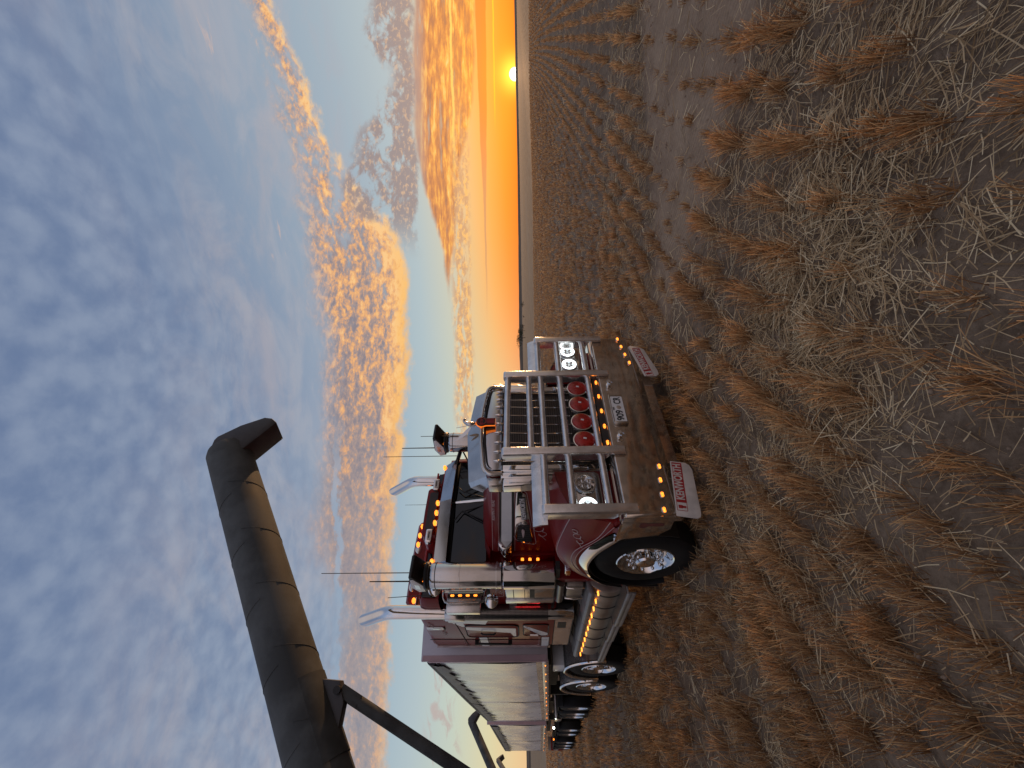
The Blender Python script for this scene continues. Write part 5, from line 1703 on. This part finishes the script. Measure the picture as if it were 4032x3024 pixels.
# ------------------------------------------------------------------ trailers
def trailer(label, f0, f1, lights, axles, first):
    """f0/f1: (x, y, z bottom, z top) of the driver's side at the nose and the tail"""
    f0, f1 = np.array(f0), np.array(f1)
    along = f1[:3] - f0[:3]; along[2] = 0
    Ln = np.linalg.norm(along)
    ya = math.atan2(along[1], along[0]) - math.pi / 2
    t = thing('grain_trailer', label, 'trailer', (f0[0], f0[1], f0[2]), 'silver grain trailers behind the truck')
    pitch = math.atan2(f1[2] - f0[2], Ln)
    t.rotation_euler = (pitch, 0, ya)
    H0, H1 = f0[3] - f0[2], f1[3] - f1[2]
    Wd = 2.48
    Hh = lambda y: H0 + (H1 - H0) * y / Ln
    def P(mb, nm, m_, parent=None, **k):
        return mb.build(nm, M[m_], parent or t, **k)
    # body
    body = P(MB().prism([(0.02, 0.02), (0.02, H0 + 0.04), (Ln, H1 - 0.02), (Ln, 0.02)], 'X', 0.025, Wd - 0.025), 'body', 'alloy')
    nose_ = P(MB().prism([(0.0, 0.0), (Wd, 0.0), (Wd, H0 + 0.14), (Wd * 0.5, H0 + 0.22), (0.0, H0 + 0.14)], 'Y', -0.03, 0.018), 'headboard', 'lilac', bevel=0.01)
    P(MB().box(0.0, 0.085, -0.036, -0.030, 0.02, H0 + 0.12), 'headboard_post', 'redlight' if False else 'pinksheen', nose_)  # strip coloured with the pink that the silver wall reflects
    sd = MB().box(-0.012, 0.0, -0.03, 0.045, 0.0, H0 + 0.02)
    P(sd, 'corner_post', 'pinksheen' if first else 'lilac', bevel=0.004)
    # curtain side: rippled sheet, sections between the posts
    mid = Ln * 0.53
    for y0, y1 in ((0.05, mid - 0.03), (mid + 0.03, Ln - 0.06)):
        ny_, nz_ = 40, 26
        rows = []
        for j in range(nz_ + 1):
            f = j / nz_
            row = []
            for i in range(ny_ + 1):
                y = y0 + (y1 - y0) * i / ny_
                z = 0.20 + (Hh(y) - 0.24) * f
                rip = 0.020 * math.sin(f * 3.1) * (vn(y * 1.1 + f * 1.5, f * 1.3 + y0) - 0.5) * 2 + 0.016 * f ** 3 * math.sin(y * 6.5 + 3 * vn(y, 3.0)) + 0.006 * (vn(y * 3, f * 7) - 0.5)
                row.append((-0.012 - 0.018 * math.sin(f * math.pi) + float(rip) * 0.9, y, z))
            rows.append(row)
        P(MB().loft(rows), 'side_curtain', 'curtain')
        P(MB().prism([(y0, 0.20), (y1, 0.20), (y1, 0.10), (y0, 0.10)], 'X', -0.006, 0.0), 'lower_panel', 'alloy')
    for y in (mid, Ln - 0.03):
        P(MB().box(-0.024, 0.0, y - 0.028, y + 0.028, 0.0, Hh(y)), 'side_post', 'alloy', bevel=0.004)
    P(MB().box(-0.030, 0.03, 0.0, Ln, -0.012, 0.095), 'side_rail', 'alloy', bevel=0.006)
    # scalloped dark sheet standing for the shade in the rolled tarp's folds
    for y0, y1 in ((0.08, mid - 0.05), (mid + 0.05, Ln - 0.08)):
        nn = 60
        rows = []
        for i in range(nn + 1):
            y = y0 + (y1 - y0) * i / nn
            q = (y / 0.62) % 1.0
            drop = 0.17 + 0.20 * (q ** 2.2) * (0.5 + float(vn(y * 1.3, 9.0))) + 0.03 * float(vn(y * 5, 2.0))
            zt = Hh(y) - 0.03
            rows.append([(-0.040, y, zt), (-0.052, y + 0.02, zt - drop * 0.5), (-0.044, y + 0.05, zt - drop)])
        P(MB().loft(rows), 'fold_shade', 'foldshade', ang=60)
    # rolled tarp along the top edge
    tp = MB().tube([(0.04, 0.06, H0 - 0.02), (0.03, Ln * 0.5, Hh(Ln * 0.5) - 0.02), (0.04, Ln - 0.03, H1 - 0.02)], 0.085, 16)
    tp.tube([(-0.005, 0.05, H0 - 0.14), (-0.005, Ln - 0.05, H1 - 0.14)], 0.022, 10)
    P(tp, 'rolled_tarp', 'tarp')
    b_ = MB().loft([[(0.05, y, Hh(y) + 0.02), (Wd * 0.5, y, Hh(y) + 0.17), (Wd - 0.05, y, Hh(y) + 0.02)] for y in (0.03, Ln * 0.5, Ln)])
    P(b_, 'top_cover', 'tarp')
    for y in lights:
        L = P(MB().prism(rrect(0.030, 0.020, 0.008, 3, y, 0.045), 'X', -0.042, -0.028), 'marker_lamp', 'amber', bevel=0.004)
    # running gear, kept level with the ground under it
    cb = MB()
    for s in (0.75, 1.55): cb.box(s, s + 0.12, 0.6, Ln, -0.32, -0.012)
    ax0 = min(axles) - f0[1]
    cb.box(0.1, Wd - 0.1, 0.9, ax0 - 0.7, -0.06, -0.012)
    cb.box(0.25, 0.45, ax0 - 1.0, ax0 - 0.85, -0.55, -0.012)
    P(cb, 'chassis', 'chassis')
    for ya_ in axles:
        yl = (ya_ - f0[1]) / math.cos(ya)
        gz = float(slope(0, ya_)) + 0.50 - (f0[2] + (f1[2] - f0[2]) * yl / Ln)
        for s, xo in ((-1, 0.035), (1, Wd - 0.035)):
            for q in (0, 1):
                xx = xo - s * q * 0.31
                w_ = P(MB().lathe([(0.28, 0.0), (0.33, 0.012), (0.42, 0.014), (0.465, 0.0), (0.50, -0.05), (0.50, -0.21), (0.46, -0.26), (0.28, -0.25)], (xx, yl, gz), (s, 0, 0), 32, cap=False), 'wheel', 'rubber')
                if q == 0:
                    P(MB().lathe([(0.285, 0.004), (0.27, -0.02), (0.25, -0.12), (0.13, -0.13), (0.11, -0.03), (0.0, -0.02)], (xx, yl, gz), (s, 0, 0), 28, cap=False), 'rim', 'brushed', w_)
        P(MB().tube([(0.2, yl, gz), (Wd - 0.2, yl, gz)], 0.06, 10), 'axle', 'chassis')
        P(MB().prism([(yl - 0.56, gz + 0.42), (yl - 0.4, gz + 0.55), (yl + 0.4, gz + 0.55), (yl + 0.56, gz + 0.42), (yl + 0.54, gz + 0.40), (yl + 0.39, gz + 0.53), (yl - 0.39, gz + 0.53), (yl - 0.54, gz + 0.40)], 'X', 0.03, 0.62), 'tyre_guard', 'chassis')
    return t, P, Ln, Wd, H1


t1, P1, L1, W1, _ = trailer('nearer silver grain trailer with pinkish headboard, hitched right behind the red cab', (-1.25, 4.75, 1.43, 3.40), (-0.77, 13.97, 1.14, 3.10),
        [0.20, 1.0, 1.75, 2.5, 3.25, 4.05, 4.7, 5.4, 7.3, 8.4], (11.5, 12.9, 14.2 - 0.5), True)
P1(MB().box(0.15, 0.6, 1.3, 1.9, -0.5, -0.1), 'hose_box', 'white', bevel=0.02)
t2, P2, L2, W2, H2 = trailer('farther silver grain trailer at the tail, with red and white rear flap', (-0.68, 15.7, 1.15, 3.11), (-0.52, 24.9, 1.01, 2.97),
        [0.3, 2.1, 3.8, 5.5, 7.2, 8.95], (17.6, 18.9, 21.9, 23.2, 24.4), False)
P2(MB().prism(rrect(0.10, 0.06, 0.02, 3, 0.9, -0.28), 'X', -0.02, 0.04), 'work_lamp', 'whitelamp')
P2(MB().prism(rrect(0.07, 0.05, 0.015, 3, 4.6, -0.36), 'X', -0.02, 0.04), 'marker_lamp', 'amber')
b = MB().box(0.0, 0.55, L2 + 0.10, L2 + 0.12, -0.92, -0.20)
fl = P2(b, 'rear_flap', 'flap')
for z0, z1 in ((-0.93, -0.70), (-0.46, -0.34)):
    P2(MB().box(-0.002, 0.552, L2 + 0.094, L2 + 0.126, z0, z1), 'red_band', 'redlight', fl)
P2(MB().box(0.9, 1.1, -2.0, 0.2, -0.35, -0.2), 'drawbar', 'chassis')
P2(MB().box(0.2, 1.6, 0.5, 1.2, -0.6, -0.3), 'air_tank', 'brushed', bevel=0.1)


# ------------------------------------------------------------------ grain augers
def auger(label, tip, tail, r, spout_dir, scale=1.0, strut=None, flights=True):
    tip, tail = Vector(tip), Vector(tail)
    d = (tail - tip).normalized()
    t = thing('grain_auger', label, 'auger', tip, 'unloading augers')
    g0 = tail + d * ((tail.z + 0.0) / max(0.05, -d.z))
    ln = (g0 - tip).length
    d_, u, w = frame(d)
    if w.z < 0: u, w = -u, -w
    def P(mb, nm, m_, parent=None, **k):
        return mb.build(nm, M[m_], parent or t, **k)
    tb = P(MB().lathe([(0.0, -0.12 * scale), (r * 0.9, -0.12 * scale), (r, -0.05 * scale), (r, ln)], (0, 0, 0), d, 56, cap=False), 'tube', 'auger')
    if flights:
        # rolled-seam joints wind round the tube
        q = 0.62 * scale
        k = 0
        while q < 4.2 * scale:
            pts = []
            for i in range(49):
                a = 2 * math.pi * i / 48
                pts.append(d * (q + 0.22 * scale * math.sin(a * 0.5 + 0.4)) + u * (math.cos(a) * r * 1.004) + w * (math.sin(a) * r * 1.004))
            P(MB().tube(pts, 0.0035 * scale, 6), 'tube_seam', 'auger', tb)
            q += 0.66 * scale
            k += 1
    # spout: boxed elbow turned down and out
    s_ = Vector(spout_dir)
    s_ = (s_ - d * s_.dot(d)).normalized()
    side = d.cross(s_).normalized()
    hw_ = 0.19 * scale
    def pt(a, b_, c): return d * a + s_ * b_ + side * c
    k_ = scale
    outl = [(-0.135, -0.126), (-0.20, -0.09), (-0.235, -0.045), (-0.29, 0.23), (-0.29, 0.52), (-0.235, 0.596), (-0.135, 0.632), (0.11, 0.15), (0.17, 0.0), (0.17, -0.15)]
    v = [pt(a * k_, b_ * k_, -hw_) for a, b_ in outl] + [pt(a * k_, b_ * k_, hw_) for a, b_ in outl]
    n = len(outl)
    P(MB().add(v, [tuple(range(n))[::-1], tuple(range(n, 2 * n))] + [(k, (k + 1) % n, n + (k + 1) % n, n + k) for k in range(n)]), 'spout', 'spout', bevel=0.02 * k_)
    if strut:
        at, foot, sr = strut
        at, foot = Vector(at) - tip, Vector(foot) - tip
        f2 = foot + (foot - at).normalized() * 2.6
        st = P(MB().tube([at, at + (foot - at) * 0.16], sr * 1.3, 4), 'strut_clevis', 'auger', bevel=0.006)
        P(MB().tube([at + (foot - at) * 0.10, f2], sr, 16), 'strut', 'auger')
        c0 = d * ((at).dot(d))
        off = (at - c0)
        e1 = off.normalized()
        tn = d.cross(e1).normalized()
        v = []
        for sg in (-1, 1):
            for a, b_ in ((-0.18, r * 0.92), (0.30, r * 0.92), (0.12, off.length + 0.01), (-0.06, off.length + 0.04)):
                v.append(c0 + d * a + e1 * b_ + tn * (sg * 0.05))
        P(MB().add(v, [(0, 1, 2, 3), (4, 5, 6, 7), (0, 1, 5, 4), (1, 2, 6, 5), (2, 3, 7, 6), (3, 0, 4, 7)]), 'strut_bracket', 'spout', bevel=0.006)
        P(MB().tube([at - tn * 0.08, at + tn * 0.08], 0.035, 14), 'pivot_pin', 'chassis')
        band = []
        for a in (-0.25, 0.45):
            rows = []
            for i in range(15):
                b_ = R(-60 + 120 * i / 14)
                p = c0 + d * a + (e1 * math.cos(b_) + tn * math.sin(b_)) * (r * 1.006)
                rows.append(p)
            band.append(rows)
        P(MB().loft(band), 'saddle_plate', 'auger', tb, solid=0.012)
    return t
A1t, A1e = Vector((0.138, 0.930, 5.521)), Vector((-2.798, 1.436, 3.573))
a1 = auger('large dirty grey grain auger overhead, its square spout pointing down above the bonnet', A1t, A1e, 0.252, (0.557, 0.118, -0.822), 1.0,
      strut=((-2.262, 1.322, 3.515), (-2.768, 1.836, 2.433), 0.055))
auger('middle grey grain auger rising behind the nearer trailer roof', (1.666, 33.19, 5.637), (-0.662, 32.71, 4.18), 0.25, (0.5, -0.1, -0.85), 1.25, flights=False)
auger('smallest and farthest dark grain auger, beside the tail trailer', (1.996, 62.95, 5.426), (1.259, 60.84, 4.83), 0.25, (0.5, 0.1, -0.85), 1.25, flights=False)

# unseen cart of the overhead auger, added on the left to block sky light
def cart(parent, o):
    o = Vector(o)
    q = lambda mb, nm, m_, **k: mb.build(nm, M[m_], parent, **k)
    rows = []
    for z, x0, x1, y0, y1 in ((0.9, -7.3, -6.2, 1.6, 3.6), (1.7, -8.3, -5.3, 0.4, 5.0), (3.1, -8.4, -5.2, 0.2, 5.2), (3.14, -8.4, -5.2, 0.2, 5.2)):
        rows.append([Vector(p) - o for p in ((x0, y0, z), (x1, y0, z), (x1, y1, z), (x0, y1, z))])
    q(MB().loft(rows, close=True, cap=True), 'bin', 'cart', bevel=0.03)
    for x in (-8.1, -5.6):
        q(MB().lathe([(0.35, 0.0), (0.6, 0.03), (0.82, -0.05), (0.85, -0.25), (0.82, -0.5), (0.35, -0.55)], Vector((x + 0.25, 2.6, 0.82)) - o, (1, 0, 0), 36), 'wheel', 'rubber')
cart(a1, A1t)
